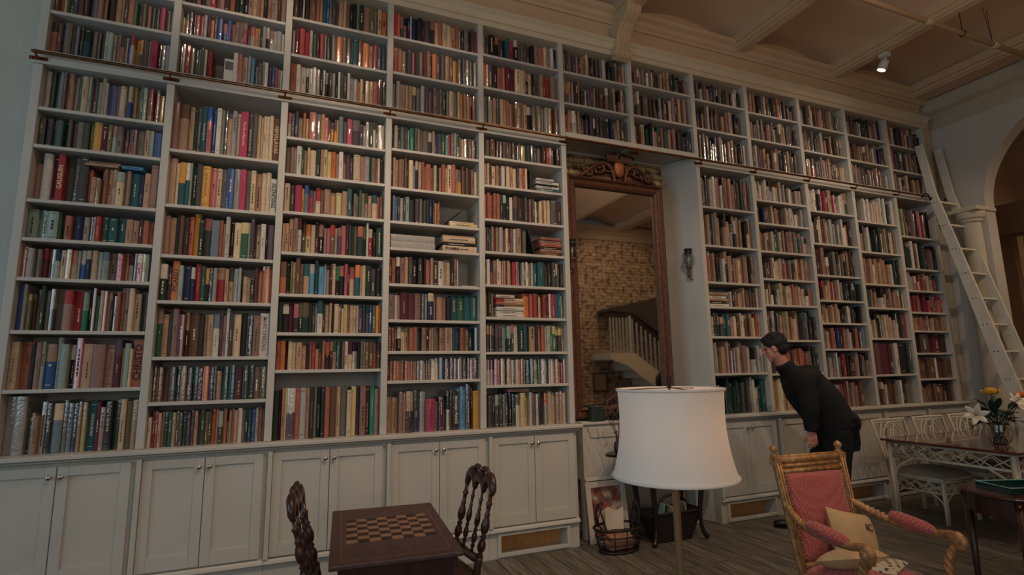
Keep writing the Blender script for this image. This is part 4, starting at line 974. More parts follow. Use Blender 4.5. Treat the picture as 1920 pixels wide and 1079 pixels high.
for s in (-1, 1):
    b = MB(); backbar(b, s*hb, SH-.06, .985)
    for dx in (-.010, .010): b.tube([((s*hb+dx)*(1+.10*(z-SH)/.6), by(z)-.024, z) for z in (SH, .7, .97)], .007, 6)
    b.build('back_post', GILT, t, world=False, smooth=True)
    xq = s*hb*1.10
    MB().lathe([(.022, 0), (.026, .012), (.012, .022), (.024, .036), (.027, .048), (.018, .062), (.004, .07)], (xq, by(1.0), .985), 14).build('finial', GILT, t, world=False, smooth=True)
    MB().cbox((xq, by(.96)-.002, .965), (.052, .056, .05)).build('corner_block', GILT, t, world=False, bevel=.006)
b = MB()
for z, r in ((.965, .022), (.935, .009), (.985, .010), (.905, .012)): b.tube([(-hb*1.08, by(z)-.006*(z < .95), z), (hb*1.08, by(z)-.006*(z < .95), z)], r, 8)
b.build('top_rail', GILT, t, world=False, smooth=True)
MB().box(-hb*1.09, hb*1.09, by(.94)-.010, by(.94)+.016, .905, .985).build('top_panel', GILT, t, world=False, bevel=.006)
b = MB(); b.tube([(-hb, by(SH+.02), SH+.02), (hb, by(SH+.02), SH+.02)], .024, 8)
b.build('lower_rail', GILT, t, world=False, smooth=True)
for s in (-1, 1):
    b = MB()
    for k in range(28):
        z = SH+.06+.84*.62*k/27*1.0; 
        if z > .9: continue
        b.ell((s*(hb-.030)*(1+.10*(z-SH)/.6), by(z)-.022, z), (.0065, .0065, .009), 6, 5)
    b.build('beading', GILT, t, world=False)
def backf(u, v):
    z = SH+.035+(.885-SH-.03)*v; w = (hb-.035)*(1+.10*(z-SH)/.6); x = (-1+2*u)*w
    return (x, by(z)-.012-.035*(max(0, math.sin(PI*u))**.4)*(max(0, math.sin(PI*v))**.4), z)
MB().grid(backf, 16, 20).build('backrest', PINK, t, world=False, smooth=True, solid=.012)
for s in (-1, 1):
    xb = s*hb*1.05
    P = spline([(xb, by(.72)-.01, .72), (s*.30, .20, .685), (s*.325, .10, .655), (s*.338, -.06, .64), (s*.345, -.20, .645), (s*.345, -.285, .66), (s*.345, -.325, .645), (s*.345, -.325, .615), (s*.345, -.295, .605)], 6)
    b = MB().tube(P, [.020]*18+[.019]*14+[.024]*8+[.022]*9, 10)
    b.ell((s*.345, -.30, .632), (.030, .036, .034), 14, 10)
    for k in range(7): b.ell((s*(.285+.008*k), .255-.028*k, .705-.008*k), (.024, .012, .022), 8, 6)
    b.build('arm', GILT, t, world=False, smooth=True)
    # turned, twisted arm support
    b = MB(); P = [(s*(.345-.02*k/24-.012*math.sin(PI*k/24)), -.295+.06*math.sin(PI*.5*k/24)+.01*math.sin(PI*k/12), .615-.235*k/24) for k in range(25)]
    b.tube(P, .020, 10)
    for q in range(3):
        b.tube([(p[0]+.019*math.cos(k*.55+q*2.1), p[1]+.019*math.sin(k*.55+q*2.1), p[2]) for k, p in enumerate(P)], .007, 6)
    b.build('arm_support', GILT, t, world=False, smooth=True)
    b = MB(); n = 16
    prf = [(.004, 0), (.030, .02), (.040, .06), (.042, .14), (.040, .22), (.030, .26), (.004, .28)]
    M = Matrix.Translation((s*.336, .085, .682)) @ Matrix.Rotation(math.radians(96), 4, 'X') @ Matrix.Diagonal((1.05, .80, 1, 1))
    b.lathe(prf, n=n, M=M); b.build('arm_pad', PINK, t, world=False, smooth=True)
t = thing('pillow', 'small tan linen pillow with a dark monogram, propped on the rose armchair', 'pillow', (4.62, -2.12, .50))
def pil(mb, c, w, h, th, R):
    for sgn in (-1, 1):
        b0 = len(mb.v); N = 12
        for i in range(N+1):
            for j in range(N+1):
                u, v = -1+2*i/N, -1+2*j/N; k = ((1-u*u)*(1-v*v))**.38
                p = R @ Vector((u*w*(1-.05*(1-v*v)), sgn*th*k, v*h*(1-.05*(1-u*u)))); mb.v.append(tuple(Vector(c)+p))
        for i in range(N):
            for j in range(N):
                a = b0+i*(N+1)+j; q = (a, a+N+1, a+N+2, a+1); mb.face(q if sgn > 0 else q[::-1])
R3 = Euler((math.radians(-24), math.radians(14), math.radians(-6))).to_matrix()
mb = MB(); pil(mb, (4.61, -2.115, .57), .145, .12, .075, R3); mb.build('cover', LINEN, t, smooth=True)
me = text_mesh('IC', .05, mat('monogram', (60, 60, 44), .8)); q = bpy.data.objects.new('monogram', me); COL.objects.link(q); q.parent = t
qp = Vector((4.61, -2.115, .57)) + R3 @ Vector((.045, -.0765, .025)); q.location = qp-t.location; q.rotation_euler = (R3 @ Euler((PI/2, 0, 0)).to_matrix()).to_euler()
t = thing('pillow', 'second tan pillow with a spotted underside lying on the seat of the rose armchair', 'pillow', (4.50, -2.20, .47))
R4 = Euler((math.radians(72), math.radians(8), math.radians(10))).to_matrix()
mb = MB(); pil(mb, (4.48, -2.20, .487), .16, .11, .055, R4); mb.build('cover', LINEN, t, smooth=True)
mb = MB(); pil(mb, (4.60, -2.27, .455), .12, .09, .03, Euler((math.radians(84), 0, math.radians(20))).to_matrix()); mb.build('spotted_corner', DOTS, t, smooth=True)

# ---------------------------------------------------------------- dining table and rattan chairs
t = thing('dining_table', 'long dining table with polished red-brown top on white rattan lattice legs, at right', 'table', (8.2, -1.13, 0))
tx0, tx1, ty0, ty1, tz = 7.16, 9.32, -1.68, -.57, .76
MB().box(tx0, tx1, ty0, ty1, tz-.022, tz).build('tabletop', mat('polished_redwood', (96, 46, 38), .10, coat=.9, coat_rough=.06, var=.2, scale=6), t, bevel=.006)
def lattice(mb, P0, P1, z0, z1, n, r=.006):
    P0, P1 = Vector(P0), Vector(P1)
    for k in range(n):
        a = P0.lerp(P1, k/n); c = P0.lerp(P1, (k+1)/n); m = P0.lerp(P1, (k+.5)/n); a2 = P0.lerp(P1, min(1, (k+1.5)/n))
        mb.tube([(a.x, a.y, z0), (c.x, c.y, z1)], r, 6); mb.tube([(a.x, a.y, z1), (c.x, c.y, z0)], r, 6)
        if k < n-1: mb.tube(spline([(m.x, m.y, z0), (c.x, c.y, z0+(z1-z0)*.8), (a2.x, a2.y, z0)], 4), r*.8, 5)
b = MB(); i_ = .06
cs = [(tx0+i_, ty0+i_), (tx1-i_, ty0+i_), (tx1-i_, ty1-i_), (tx0+i_, ty1-i_)]
for k in range(4):
    a, c_ = cs[k], cs[(k+1) % 4]
    for z in (.725, .60): b.tube([(a[0], a[1], z), (c_[0], c_[1], z)], .013, 8)
    L = math.dist(a, c_); lattice(b, (*a, 0), (*c_, 0), .612, .713, max(3, round(L/.16)))
b.build('apron', RATTAN, t, smooth=True)
for (x, y) in cs:
    b = MB()
    for dx, dy in ((-.016, 0), (.016, 0), (0, .016)): b.tube([(x+dx, y+dy, 0.0), (x+dx, y+dy, .737)], .017, 9)
    for dz in (.2, .45, .6): b.tube([(x-.03, y, dz), (x+.03, y, dz)], .006, 6)
    sx, sy2 = (1 if x < 8 else -1), (1 if y < -1.1 else -1)
    b.tube(spline([(x, y, .38), (x, y+sy2*.05, .50), (x, y+sy2*.20, .60)], 5), .011, 8)
    b.tube(spline([(x, y, .38), (x+sx*.05, y, .50), (x+sx*.20, y, .60)], 5), .011, 8)
    b.build('leg', RATTAN, t, smooth=True)

def rattan_chair(label):
    """faces -y; seat centre at origin"""
    t = thing('rattan_chair', label, 'chair', (0, 0, 0), 0, 'white rattan chairs along the far side of the dining table')
    w, d = .235, .24
    def byy(z): return d+.13*max(0, (z-.42))/.48
    MB().box(-w, w, -d, d, .385, .41).build('seat_frame', RATTAN, t, world=False, bevel=.008)
    g = MB(); 
    for sg in (0, 1):
        g.grid(lambda u, v, sg=sg: ((-1+2*u)*(w+.01), (-1+2*v)*(d+.01)*1, .4115+(.075*((max(0, math.sin(PI*u))*max(0, math.sin(PI*v)))**.35) if sg else 0)), 14, 14)
    g.build('cushion', CUSH, t, world=False, smooth=True)
    b = MB()
    for z in (.375, .27): b.tube([(-w, -d, z), (w, -d, z), (w, d, z), (-w, d, z)], .010, 8, closed=True)
    for P0, P1 in (((-w, -d, 0), (w, -d, 0)), ((-w, -d, 0), (-w, d, 0)), ((w, -d, 0), (w, d, 0)), ((-w, d, 0), (w, d, 0))): lattice(b, P0, P1, .28, .365, 4, .005)
    b.build('lattice_apron', RATTAN, t, world=False, smooth=True)
    for sx in (-1, 1):
        for sy2 in (-1, 1):
            b = MB()
            for q in (-.012, .012): b.tube([(sx*w+q, sy2*d, 0), (sx*w+q, sy2*d, .384)], .013, 8)
            b.tube(spline([(sx*w, sy2*d, .08), (sx*(w-.03), sy2*d, .20), (sx*(w-.12), sy2*d, .27)], 4), .007, 6)
            b.tube(spline([(sx*w, sy2*d, .08), (sx*w, sy2*(d-.03), .20), (sx*w, sy2*(d-.12), .27)], 4), .007, 6)
            b.build('leg', RATTAN, t, world=False, smooth=True)
    b = MB()
    b.tube([(-w, byy(.385), .385), (-w*1.02, byy(.6), .6), (-w*1.06, byy(.90), .90), (w*1.06, byy(.90), .90), (w*1.02, byy(.6), .6), (w, byy(.385), .385)], .014, 9)
    b.tube([(-w, byy(.5)-.0, .5), (w, byy(.5), .5)], .010, 8); b.tube([(-w, byy(.875), .872), (w, byy(.875), .872)], .008, 8)
    b.build('back_frame', RATTAN, t, world=False, smooth=True)
    b = MB()
    for c, hw_, zt_ in ((-.10, .13, .86), (.10, .13, .86), (0, .07, .80), (-.13, .06, .74), (.13, .06, .74), (0, .2, .865)):
        b.tube(spline([(max(-w, min(w, c+hw_*q)), byy(z), z) for q, z in ((-1, .5), (-.8, .5+(zt_-.5)*.6), (0, zt_), (.8, .5+(zt_-.5)*.6), (1, .5))], 5), .0065, 6)
    b.build('arched_splat', RATTAN, t, world=False, smooth=True)
    return t
rc = rattan_chair('white rattan chair with arched back behind the table, nearest the man')
rc.location = (7.64, -.71, 0)
for x, lab in ((8.30, 'white rattan chair in the middle of the row behind the dining table'), (8.93, 'white rattan chair at the right of the row, half hidden by the flowers')):
    q = copy_tree(rc); q.location = (x, -.71, 0); q['label'] = lab

# flowers
fx, fy = 7.62, -1.34
t = thing('glass_vase', 'clear round glass vase standing on the dining table at right edge', 'vase', (fx, fy, tz))
MB().lathe([(.0, .002), (.05, .002), (.075, .03), (.095, .08), (.092, .13), (.078, .17), (.08, .18), (.076, .18), (.074, .17), (.088, .13), (.091, .08), (.072, .034), (.048, .008), (.0, .008)], (fx, fy, tz+.0005), 28, cap=False).build('bowl', GLASS, t, smooth=True)
def leaf(mb, p, d, L, W, up=(0, 0, 1)):
    d = Vector(d).normalized(); s_ = d.cross(Vector(up)).normalized(); n = s_.cross(d)
    b0 = len(mb.v); K = 8
    for k in range(K+1):
        u = k/K; w = W*math.sin(PI*min(1, u*.97+.02))**.8; c = Vector(p)+d*L*u-n*(.35*L*u*u)*.6
        for q in (-1, 0, 1): mb.v.append(tuple(c+s_*w*q+n*(abs(q)*w*.25)))
    for k in range(K):
        for q in (0, 1): a = b0+k*3+q; mb.face((a, a+3, a+4, a+1))
def stem(mb, a, b_, r=.004):
    a, b_ = Vector(a), Vector(b_); m = a.lerp(b_, .5)+Vector((0, 0, .04)); mb.tube(spline([a, m, b_], 5), r, 6)
def lily(c, d, label, size=.09):
    t = thing('lily', label, 'flower', c, 0, 'white lilies in the glass vase')
    st = MB(); stem(st, (fx, fy, tz+.03), c); st.build('stem', GREEN, t, smooth=True)
    D = Vector(d).normalized(); a0 = D.orthogonal().normalized(); a1 = D.cross(a0)
    pt = MB()
    for k in range(6):
        a = 2*PI*k/6; e = (a0*math.cos(a)+a1*math.sin(a))
        leaf(pt, c, D*.75+e*.8, size, size*.22, up=tuple(D))
    pt.build('petals', LILY, t, smooth=True, solid=.0015)
    s2 = MB()
    for k in range(5):
        a = 2*PI*k/5; e = (a0*math.cos(a)+a1*math.sin(a))*.25+D; p1 = Vector(c)+e*size*.6; s2.tube([c, p1], .0012, 4); s2.ell(p1, (.005, .005, .003), 6, 4)
    s2.build('stamens', mat('stamen_brown', (120, 70, 30), .7), t)
lily((7.24, -1.38, 1.03), (-.8, -.5, .25), 'white lily drooping out at the far left of the bouquet', .11)
lily((7.77, -1.40, 1.09), (.1, -.9, .5), 'large white lily in the middle of the bouquet', .12)
lily((7.69, -1.46, 1.13), (-.3, -.7, .6), 'smaller white lily just under the orange flower', .09)
def rose(c, m, label, r=.045):
    t = thing('rose', label, 'flower', c, 0)
    st = MB(); stem(st, (fx, fy, tz+.03), c); st.build('stem', GREEN, t, smooth=True)
    pt = MB()
    for ring, (n, rr_, tilt) in enumerate(((3, .35, 1.1), (5, .7, .8), (7, 1.05, .45))):
        for k in range(n):
            a = 2*PI*k/n+ring*.5; e = Vector((math.cos(a), math.sin(a), 0)); p = Vector(c)+e*r*rr_*.35
            leaf(pt, p, e*(1.2-tilt)+Vector((0, 0, tilt)), r*1.25, r*.62, up=tuple(e))
    pt.build('petals', m, t, smooth=True, solid=.0015)
rose((7.50, -1.38, 1.20), YEL, 'yellow rose at the top left of the bouquet', .05)
rose((7.93, -1.40, 1.14), ORG, 'orange flower at the right edge of the bouquet', .06)
t = thing('foliage', 'dark green leaves of the bouquet in the glass vase', 'leaves', (fx, fy, tz+.18))
lf = MB(); rn = random.Random(8)
for k in range(34):
    a = rn.uniform(0, 2*PI); el = rn.uniform(-.1, 1.1); d = Vector((math.cos(a)*math.cos(el), math.sin(a)*math.cos(el)*.8, math.sin(el)))
    p = Vector((fx, fy, tz+.19))+d*rn.uniform(.03, .17); leaf(lf, p, d+Vector((0, 0, rn.uniform(-.5, .2))), rn.uniform(.10, .17), rn.uniform(.022, .042))
lf.build('leaves', GREEN, t, smooth=True, solid=.001)
lf = MB()
for k in range(12):
    a = 2*PI*k/12; lf.tube(spline([(fx+.05*math.cos(a+2.5), fy+.05*math.sin(a+2.5), tz+.02), (fx, fy, tz+.14), (fx+.10*math.cos(a), fy+.10*math.sin(a), tz+.30)], 5), .0035, 5)
lf.build('stems', GREEN, t, smooth=True)
# drooping leaf + second low leaf
# ---------------------------------------------------------------- small dark table with tray
t = thing('side_table', 'small dark round side table with tall legs at the lower right edge', 'table', (6.02, -2.20, 0))
c = (6.02, -2.20)
MB().lathe([(.0, .655), (.275, .655), (.29, .662), (.29, .672), (.28, .68), (.0, .68)], (c[0], c[1], 0), 48, cap=False).build('tabletop', DARKW, t, bevel=.002)
MB().lathe([(.255, .545), (.262, .545), (.262, .6545), (.255, .6545)], (c[0], c[1], 0), 40, cap=False).build('apron', DARKW, t, smooth=False)
for k in range(4):
    a = math.radians(205+90*k); dx, dy = math.cos(a), math.sin(a)
    lg = MB().tube([(c[0]+.255*dx, c[1]+.255*dy, .0), (c[0]+.255*dx, c[1]+.255*dy, .10), (c[0]+.255*dx, c[1]+.255*dy, .654)], [.013, .016, .027], 10).build('leg', DARKW, t, smooth=True)
    MB().lathe([(.014, 0), (.012, .008), (.002, .012)], n=10, M=Matrix.Translation((c[0]+.281*dx, c[1]+.281*dy, .63)) @ Matrix.Rotation(a, 4, 'Z') @ Matrix.Rotation(PI/2, 4, 'Y')).build('stud', BRASS, lg, smooth=True)
t = thing('tray', 'dark green lacquer tray with pale rim on the small dark round table', 'tray', (6.05, -2.18, .68))
M = Matrix.Translation((6.06, -2.20, .6812)) @ Matrix.Rotation(math.radians(-20), 4, 'Z')
b = MB().box(-.19, .19, -.12, .12, 0, .008, M).box(-.19, .19, -.12, -.112, .008, .035, M).box(-.19, .19, .112, .12, .008, .035, M).box(-.19, -.182, -.112, .112, .008, .035, M).box(.182, .19, -.112, .112, .008, .035, M)
b.build('body', TRAYM, t)
b = MB(); b.tube([tuple(M @ Vector(p)) for p in ((-.186, -.116, .036), (.186, -.116, .036), (.186, .116, .036), (-.186, .116, .036))], .0035, 6, closed=True); b.build('rim', TILE, t)

# ---------------------------------------------------------------- ladder
t = thing('library_ladder', 'tall white wooden library ladder leaning on the brass rail at the right end', 'ladder', (9.56, -.45, 0))
def ly_(z): return (-.05-.07*(4.33-z)/.65) if z > 3.68 else (-.12-.78*(3.68-z)/3.68)
for x in (9.36, 9.75):
    pts = []; K = 20
    b = MB(); b0 = 0
    for k in range(K+1):
        z = 4.36*k/K; d = .055+.05*(1-min(1, z/3.7)); y = ly_(z)
        b.v += [(x-.014, y-d, z), (x+.014, y-d, z), (x+.014, y+d*.8, z), (x-.014, y+d*.8, z)]
    for k in range(K):
        for q in range(4): b.face((k*4+q, k*4+(q+1) % 4, (k+1)*4+(q+1) % 4, (k+1)*4+q))
    b.face((0, 3, 2, 1)); b.face((K*4, K*4+1, K*4+2, K*4+3))
    sr = b.build('side_rail', LADW, t, bevel=.004)
for k in range(12):
    z = .32+.322*k
    if z > 3.75: break
    y = ly_(z); MB().box(9.3745, 9.7355, y-.045, y+.035, z-.012, z+.012).build('rung', LADW, t, bevel=.004)
for x in (9.32, 9.79):
    b = MB().tube(spline([(x+(.02 if x < 9.5 else -.02), -.10, 3.60), (x, -.10, 3.66), (x, -.06, 3.683), (x, -.03, 3.66), (x, -.035, 3.64)], 5), .008, 7)
    b.ell((x, -.12, 3.60), (.018, .02, .02), 8, 6)
    b.build('hook', IRON, t, smooth=True)
for k in range(0, 11):
    z = .32+.322*k; b = MB()
    for dy in (-.02, .015): b.ell((9.345, ly_(z)+dy, z), (.003, .007, .007), 8, 5)
    b.build('bolts', IRON, t)

# ---------------------------------------------------------------- ceiling fixtures
t = thing('ceiling_spotlight', 'small lit spotlight fixed under a plaster ceiling beam, upper right', 'spotlight', (7.93, -.63, 5.04))
MB().cbox((7.93, -.63, 5.012), (.09, .09, .05)).build('mount', mat('lamp_white', (196, 190, 176), .5), t, bevel=.006)
b = MB().tube([(7.93, -.63, 4.987), (7.93, -.63, 4.94)], .01, 8); b.build('stem', MATS['lamp_white'], t)
M = Matrix.Translation((7.93, -.63, 4.95)) @ Euler((math.radians(20), math.radians(14), 0)).to_matrix().to_4x4()
hd = MB().lathe([(.03, 0), (.045, -.01), (.048, -.05), (.05, -.12), (.044, -.12), (.042, -.06), (.03, -.03)], M=M, n=20).build('head', MATS['lamp_white'], t, smooth=True)
MB().lathe([(.0, -.10), (.040, -.10), (.040, -.104), (0, -.104)], M=M, n=20, cap=False).build('bulb', mat('spot_bulb', (255, 240, 220), emit=(1, .84, .66), estr=30), hd)
t = thing('sprinkler_pipe', 'long plain pipe hung below the ceiling beams at upper right', 'pipe', (8, -1.39, 4.80))
b = MB().tube([(-3.9, -1.39, 4.80), (9.85, -1.39, 4.80)], .025, 12)
b.build('pipe_run', CORN, t, smooth=True)
for x in (3.4, 5.9, 7.35, 8.45):
    MB().lathe([(.033, 0), (.036, .01), (.036, .06), (.033, .07)], n=14, M=Matrix.Translation((x, -1.39, 4.80)) @ Matrix.Rotation(PI/2, 4, 'Y')).build('coupling', CORN, t, smooth=True)
for x in (4.75, 6.33, 7.91):
    b = MB(); b.tube([(x+.02, -1.39+.0*math.cos(a), 4.80) for a in (0, .1)], .001, 4)
    b.tube([(x+.02, -1.39+.03*math.cos(a), 4.80+.03*math.sin(a)) for a in [2*PI*k/16 for k in range(16)]], .004, 6, closed=True)
    b.tube([(x+.02, -1.39, 4.83), (x+.02, -1.39, 5.045)], .004, 6); b.build('hanger', IRON, t)
b = MB().tube([(8.45, -1.39, 4.835), (8.36, -1.39, 5.22)], .003, 5).tube([(8.45, -1.39, 4.835), (8.50, -1.36, 5.22)], .003, 5); b.build('hanger', IRON, t)

# ---------------------------------------------------------------- beyond the arch
t = thing('wall_shelf', 'pale wall shelf in the room beyond the arch, at the right edge', 'shelf', (11.9, .3, 1.5))
MB().box(11.3, 12.5, .12, .449, 1.53, 1.565).build('board', WHITE, t, bevel=.004)
MB().box(11.35, 12.45, .30, .449, .9, 1.529).build('panel', WHITE, t)
for (x, y, h, lab) in ((11.46, .22, .16, 'dark glass bottle at the left on the shelf beyond the arch'), (11.62, .20, .20, 'tall dark bottle at the right on the shelf beyond the arch')):
    o = MB().lathe([(.0, 0), (.03, 0), (.032, .01), (.032, h*.55), (.012, h*.72), (.011, h), (.0, h)], (x, y, 1.5655), 14, cap=False).build('bottle', mat('dark_bottle', (26, 22, 24), .15), smooth=True)
    tag(o, lab, 'bottle', 'bottles on the shelf beyond the arch')

# ---------------------------------------------------------------- stair seen in the mirror
t = thing('staircase', 'pale staircase with white balusters and dark handrail, seen reflected in the tall mirror', 'staircase', (9.2, -6.3, 0))
sy0, sy1 = -6.99, -6.15
SM = mat('stair_paint', (206, 190, 166), .6)
b = MB().box(8.59, 9.18, sy0, sy1, 1.70, 1.85)
n = 8
for k in range(n):
    x = 9.18+.27*k; z = 1.85-.19*(k+1); b.box(x, x+.27, sy0, sy1, max(.0, z-.22), z)
b.build('steps', SM, t)
MB().prism([(8.59, 1.70), (9.05, 1.55), (9.30, 1.36), (9.18+.27*n, .05), (9.18+.27*n, .42), (9.25, 1.85), (8.59, 1.85)], sy1+.001, sy1+.02).build('stringer', SM, t)
for k in range(6): MB().box(8.63+.09*k-.013, 8.63+.09*k+.013, sy1-.05, sy1-.022, 1.8505, 2.70).build('baluster', WHITE, t)
for k in range(16):
    x = 9.25+.125*k; z = 1.85-.19*(int((x-9.18)/.27)+1); MB().box(x-.013, x+.013, sy1-.05, sy1-.022, z, 2.72-(x-9.18)*.70).build('baluster', WHITE, t)
MB().box(9.15, 9.20, sy1-.065, sy1-.01, 1.851, 2.78).build('newel_post', WHITE, t)
MB().tube([(8.50, sy1-.036, 2.74), (9.2, sy1-.036, 2.76), (9.2+.27*n, sy1-.036, 2.76-.27*n*.70)], .035, 8).build('handrail', DARKW, t)
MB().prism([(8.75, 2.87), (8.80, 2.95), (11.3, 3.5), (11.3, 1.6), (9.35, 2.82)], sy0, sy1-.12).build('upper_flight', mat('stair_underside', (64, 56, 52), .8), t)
t = thing('wall_picture', 'small framed picture on the brick wall, seen low in the mirror reflection', 'picture', (8.78, -6.98, 1.0))
f = MB().box(8.57, 8.99, -6.999, -6.97, .93, .97).box(8.57, 8.99, -6.999, -6.97, 1.36, 1.40).box(8.57, 8.61, -6.999, -6.97, .97, 1.36).box(8.95, 8.99, -6.999, -6.97, .97, 1.36)
f.build('frame', BRONZE, t); MB().box(8.61, 8.95, -6.999, -6.98, .97, 1.36).build('print', mat('sepia_print', (170, 146, 112), .7, var=.25, scale=10), t)
# ---------------------------------------------------------------- person
def skin_obj(J, Ed, RR, root=0, sub=2, name='tmp'):
    me = bpy.data.meshes.new(name); me.from_pydata([tuple(j) for j in J], Ed, []); o = bpy.data.objects.new(name, me); COL.objects.link(o)
    m = o.modifiers.new('Skin', 'SKIN'); m.use_smooth_shade = True; m.branch_smoothing = .5
    for i, v in enumerate(me.skin_vertices[0].data):
        r = RR[i]; v.radius = (r, r) if not isinstance(r, tuple) else r; v.use_root = (i == root)
    s = o.modifiers.new('Sub', 'SUBSURF'); s.levels = sub; s.render_levels = sub
    return o
def merge(objs, extra, name, m, voxel, parent, smooth=3):
    bm = bmesh.new()
    for o in objs:
        me = evaluated(o, 'x'); bm.from_mesh(me); bpy.data.meshes.remove(me); bpy.data.objects.remove(o)
    me = bpy.data.meshes.new(name); bm.to_mesh(me); bm.free()
    if extra is not None:
        bm = bmesh.new(); bm.from_mesh(me); vs = [bm.verts.new(v) for v in extra.v]; bm.verts.ensure_lookup_table()
        for f in extra.f:
            try: bm.faces.new([vs[i] for i in f])
            except ValueError: pass
        bmesh.ops.recalc_face_normals(bm, faces=bm.faces[:]); bm.to_mesh(me); bm.free()
    o = bpy.data.objects.new(name, me); COL.objects.link(o)
    r = o.modifiers.new('R', 'REMESH'); r.mode = 'VOXEL'; r.voxel_size = voxel; r.use_smooth_shade = True
    if smooth: s = o.modifiers.new('S', 'SMOOTH'); s.factor = .5; s.iterations = smooth
    me2 = evaluated(o, name); bpy.data.objects.remove(o)
    bm = bmesh.new(); bm.from_mesh(me2); bm.verts.ensure_lookup_table(); seen = set(); isl = []
    for v in bm.verts:
        if v in seen: continue
        st = [v]; seen.add(v); cur = []
        while st:
            a = st.pop(); cur.append(a)
            for e in a.link_edges:
                q = e.other_vert(a)
                if q not in seen: seen.add(q); st.append(q)
        isl.append(cur)
    big = max(isl, key=len); bmesh.ops.delete(bm, geom=[v for c in isl if c is not big for v in c], context='VERTS')
    bm.to_mesh(me2); bm.free()
    me2.materials.clear(); me2.materials.append(m)
    for p in me2.polygons: p.use_smooth = True
    me2.transform(Matrix.Translation(-Vector(parent.location)) if parent is not None else Matrix.Identity(4))
    q = bpy.data.objects.new(name, me2); COL.objects.link(q); q.parent = parent
    return q
fw_ = Vector((-.80, .60, 0)).normalized(); lf_ = Vector((0, 0, 1)).cross(fw_)
PB = (6.28, -.78, 0)
man = thing('person', 'person in black jacket and trousers bending forward to read the book spines', 'person', PB)
HIP = Vector((6.30, -.77, .93)); MID = Vector((6.19, -.70, 1.13)); CH = Vector((6.08, -.65, 1.29)); NB = Vector((5.985, -.61, 1.43)); HB = Vector((5.93, -.585, 1.515))
LS = CH.lerp(NB, .45)+lf_*.18+Vector((.02, 0, .0)); RS = CH.lerp(NB, .5)-lf_*.17
LE = Vector((5.935, -.83, 1.12)); LW = Vector((5.945, -.815, .925)); RE = Vector((6.27, -.47, 1.13)); RW = Vector((6.36, -.50, .95))
LH, RH = HIP+lf_*.09+Vector((0, 0, -.04)), HIP-lf_*.09+Vector((0, 0, -.04))
LK, LA = Vector((6.20, -.84, .48)), Vector((6.26, -.87, .10)); RK, RA = Vector((6.22, -.55, .49)), Vector((6.12, -.42, .10))
# body (skin): neck, arms, hands, legs and head united into one surface
J = [HIP, MID, CH, NB, HB, LS, LE, LW, RS, RE, RW, LH, LK, LA, RH, RK, RA]
Ed = [(0, 1), (1, 2), (2, 3), (3, 4), (2, 5), (5, 6), (6, 7), (2, 8), (8, 9), (9, 10), (0, 11), (11, 12), (12, 13), (0, 14), (14, 15), (15, 16)]
RR = [.125, .115, .13, .06, .055, .05, .038, .027, .05, .038, .027, .08, .052, .036, .08, .052, .036]
body = skin_obj(J, Ed, RR)
PALMS = MB()
def hand(W, down, out, palm):
    """W wrist; down: finger direction; out: thumb side; palm: towards palm"""
    down, out, palm = Vector(down).normalized(), Vector(out).normalized(), Vector(palm).normalized(); obs = []
    out = (out-down*out.dot(down)).normalized(); palm = down.cross(out)*(1 if down.cross(out).dot(palm) > 0 else -1)
    Mh = Matrix((out, palm, down)).transposed()
    PALMS.ell(tuple(W+down*.052), (.040, .0155, .046), 18, 12, Mh).ell(tuple(W+down*.040+out*.020+palm*.006), (.020, .016, .030), 12, 8, Mh)
    PALMS.tube([W-down*.16, W-down*.05, W, W+down*.03], [.038, .030, .0265, .026], 14)
    for k, (o_, L, r0) in enumerate(((.029, .072, .0098), (.0095, .080, .0102), (-.0105, .074, .0098), (-.029, .058, .0088))):
        curl = (.08+.1*k, .42+.1*k, .75+.1*k); p = W+down*.082+out*o_; P = [p-down*.025, p]
        for q, (l_, c_) in enumerate(zip((.46, .32, .22), curl)):
            p = p+(down*math.cos(c_*.8)+palm*math.sin(c_*.8))*L*l_+out*o_*.08; P.append(p)
        PALMS.tube(spline(P, 4), [r0*(1.05-.22*i/16) for i in range(17)], 10); PALMS.ell(tuple(P[-1]), (r0*.84,)*3, 8, 6)
        for q in P[1:-1]: PALMS.ell(tuple(q), (r0*1.06,)*3, 8, 6)
    P = [W+down*.022+out*.020+palm*.004, W+down*.050+out*.043+palm*.012, W+down*.080+out*.050+palm*.022, W+down*.100+out*.047+palm*.030]
    PALMS.tube(spline(P, 4), [.0155-.0055*i/12 for i in range(13)], 10).ell(tuple(P[-1]), (.0100,)*3, 8, 6)
    return obs
hands = hand(LW+Vector((0, 0, -.0)), (.10, .02, -1), fw_, -lf_) + hand(RW, (.0, .05, -1), fw_, lf_)
# head
hf = Vector((-.62, .78, -.22)).normalized(); hl = Vector((0, 0, 1)).cross(hf).normalized(); hu = hf.cross(hl)
HC = Vector((5.868, -.575, 1.655)); HM = Matrix((hf, hl, hu)).transposed()
ex = MB()
def hp(a, b_, c): return tuple(HC + HM @ Vector((a, b_, c)))
ex.ell(hp(-.012, 0, .02), (.096, .076, .088), 20, 14, HM)
ex.ell(hp(.022, 0, -.045), (.066, .058, .078), 18, 12, HM)
ex.ell(hp(.052, 0, -.098), (.030, .030, .026), 14, 10, HM)
ex.ell(hp(.070, 0, .018), (.020, .05, .014), 12, 8, HM)       # brow
ex.ell(hp(.098, 0, -.030), (.020, .013, .014), 12, 8, HM)     # nose tip
ex.ell(hp(.088, 0, -.008), (.014, .009, .030), 12, 8, HM)     # nose bridge
for s in (-1, 1):
    ex.ell(hp(.048, s*.040, -.030), (.024, .018, .024), 10, 8, HM)
    ex.ell(hp(.0, s*.074, -.018), (.018, .009, .032), 12, 8, HM)  # ear
    ex.ell(hp(.004, s*.078, -.002), (.019, .007, .014), 10, 8, HM)
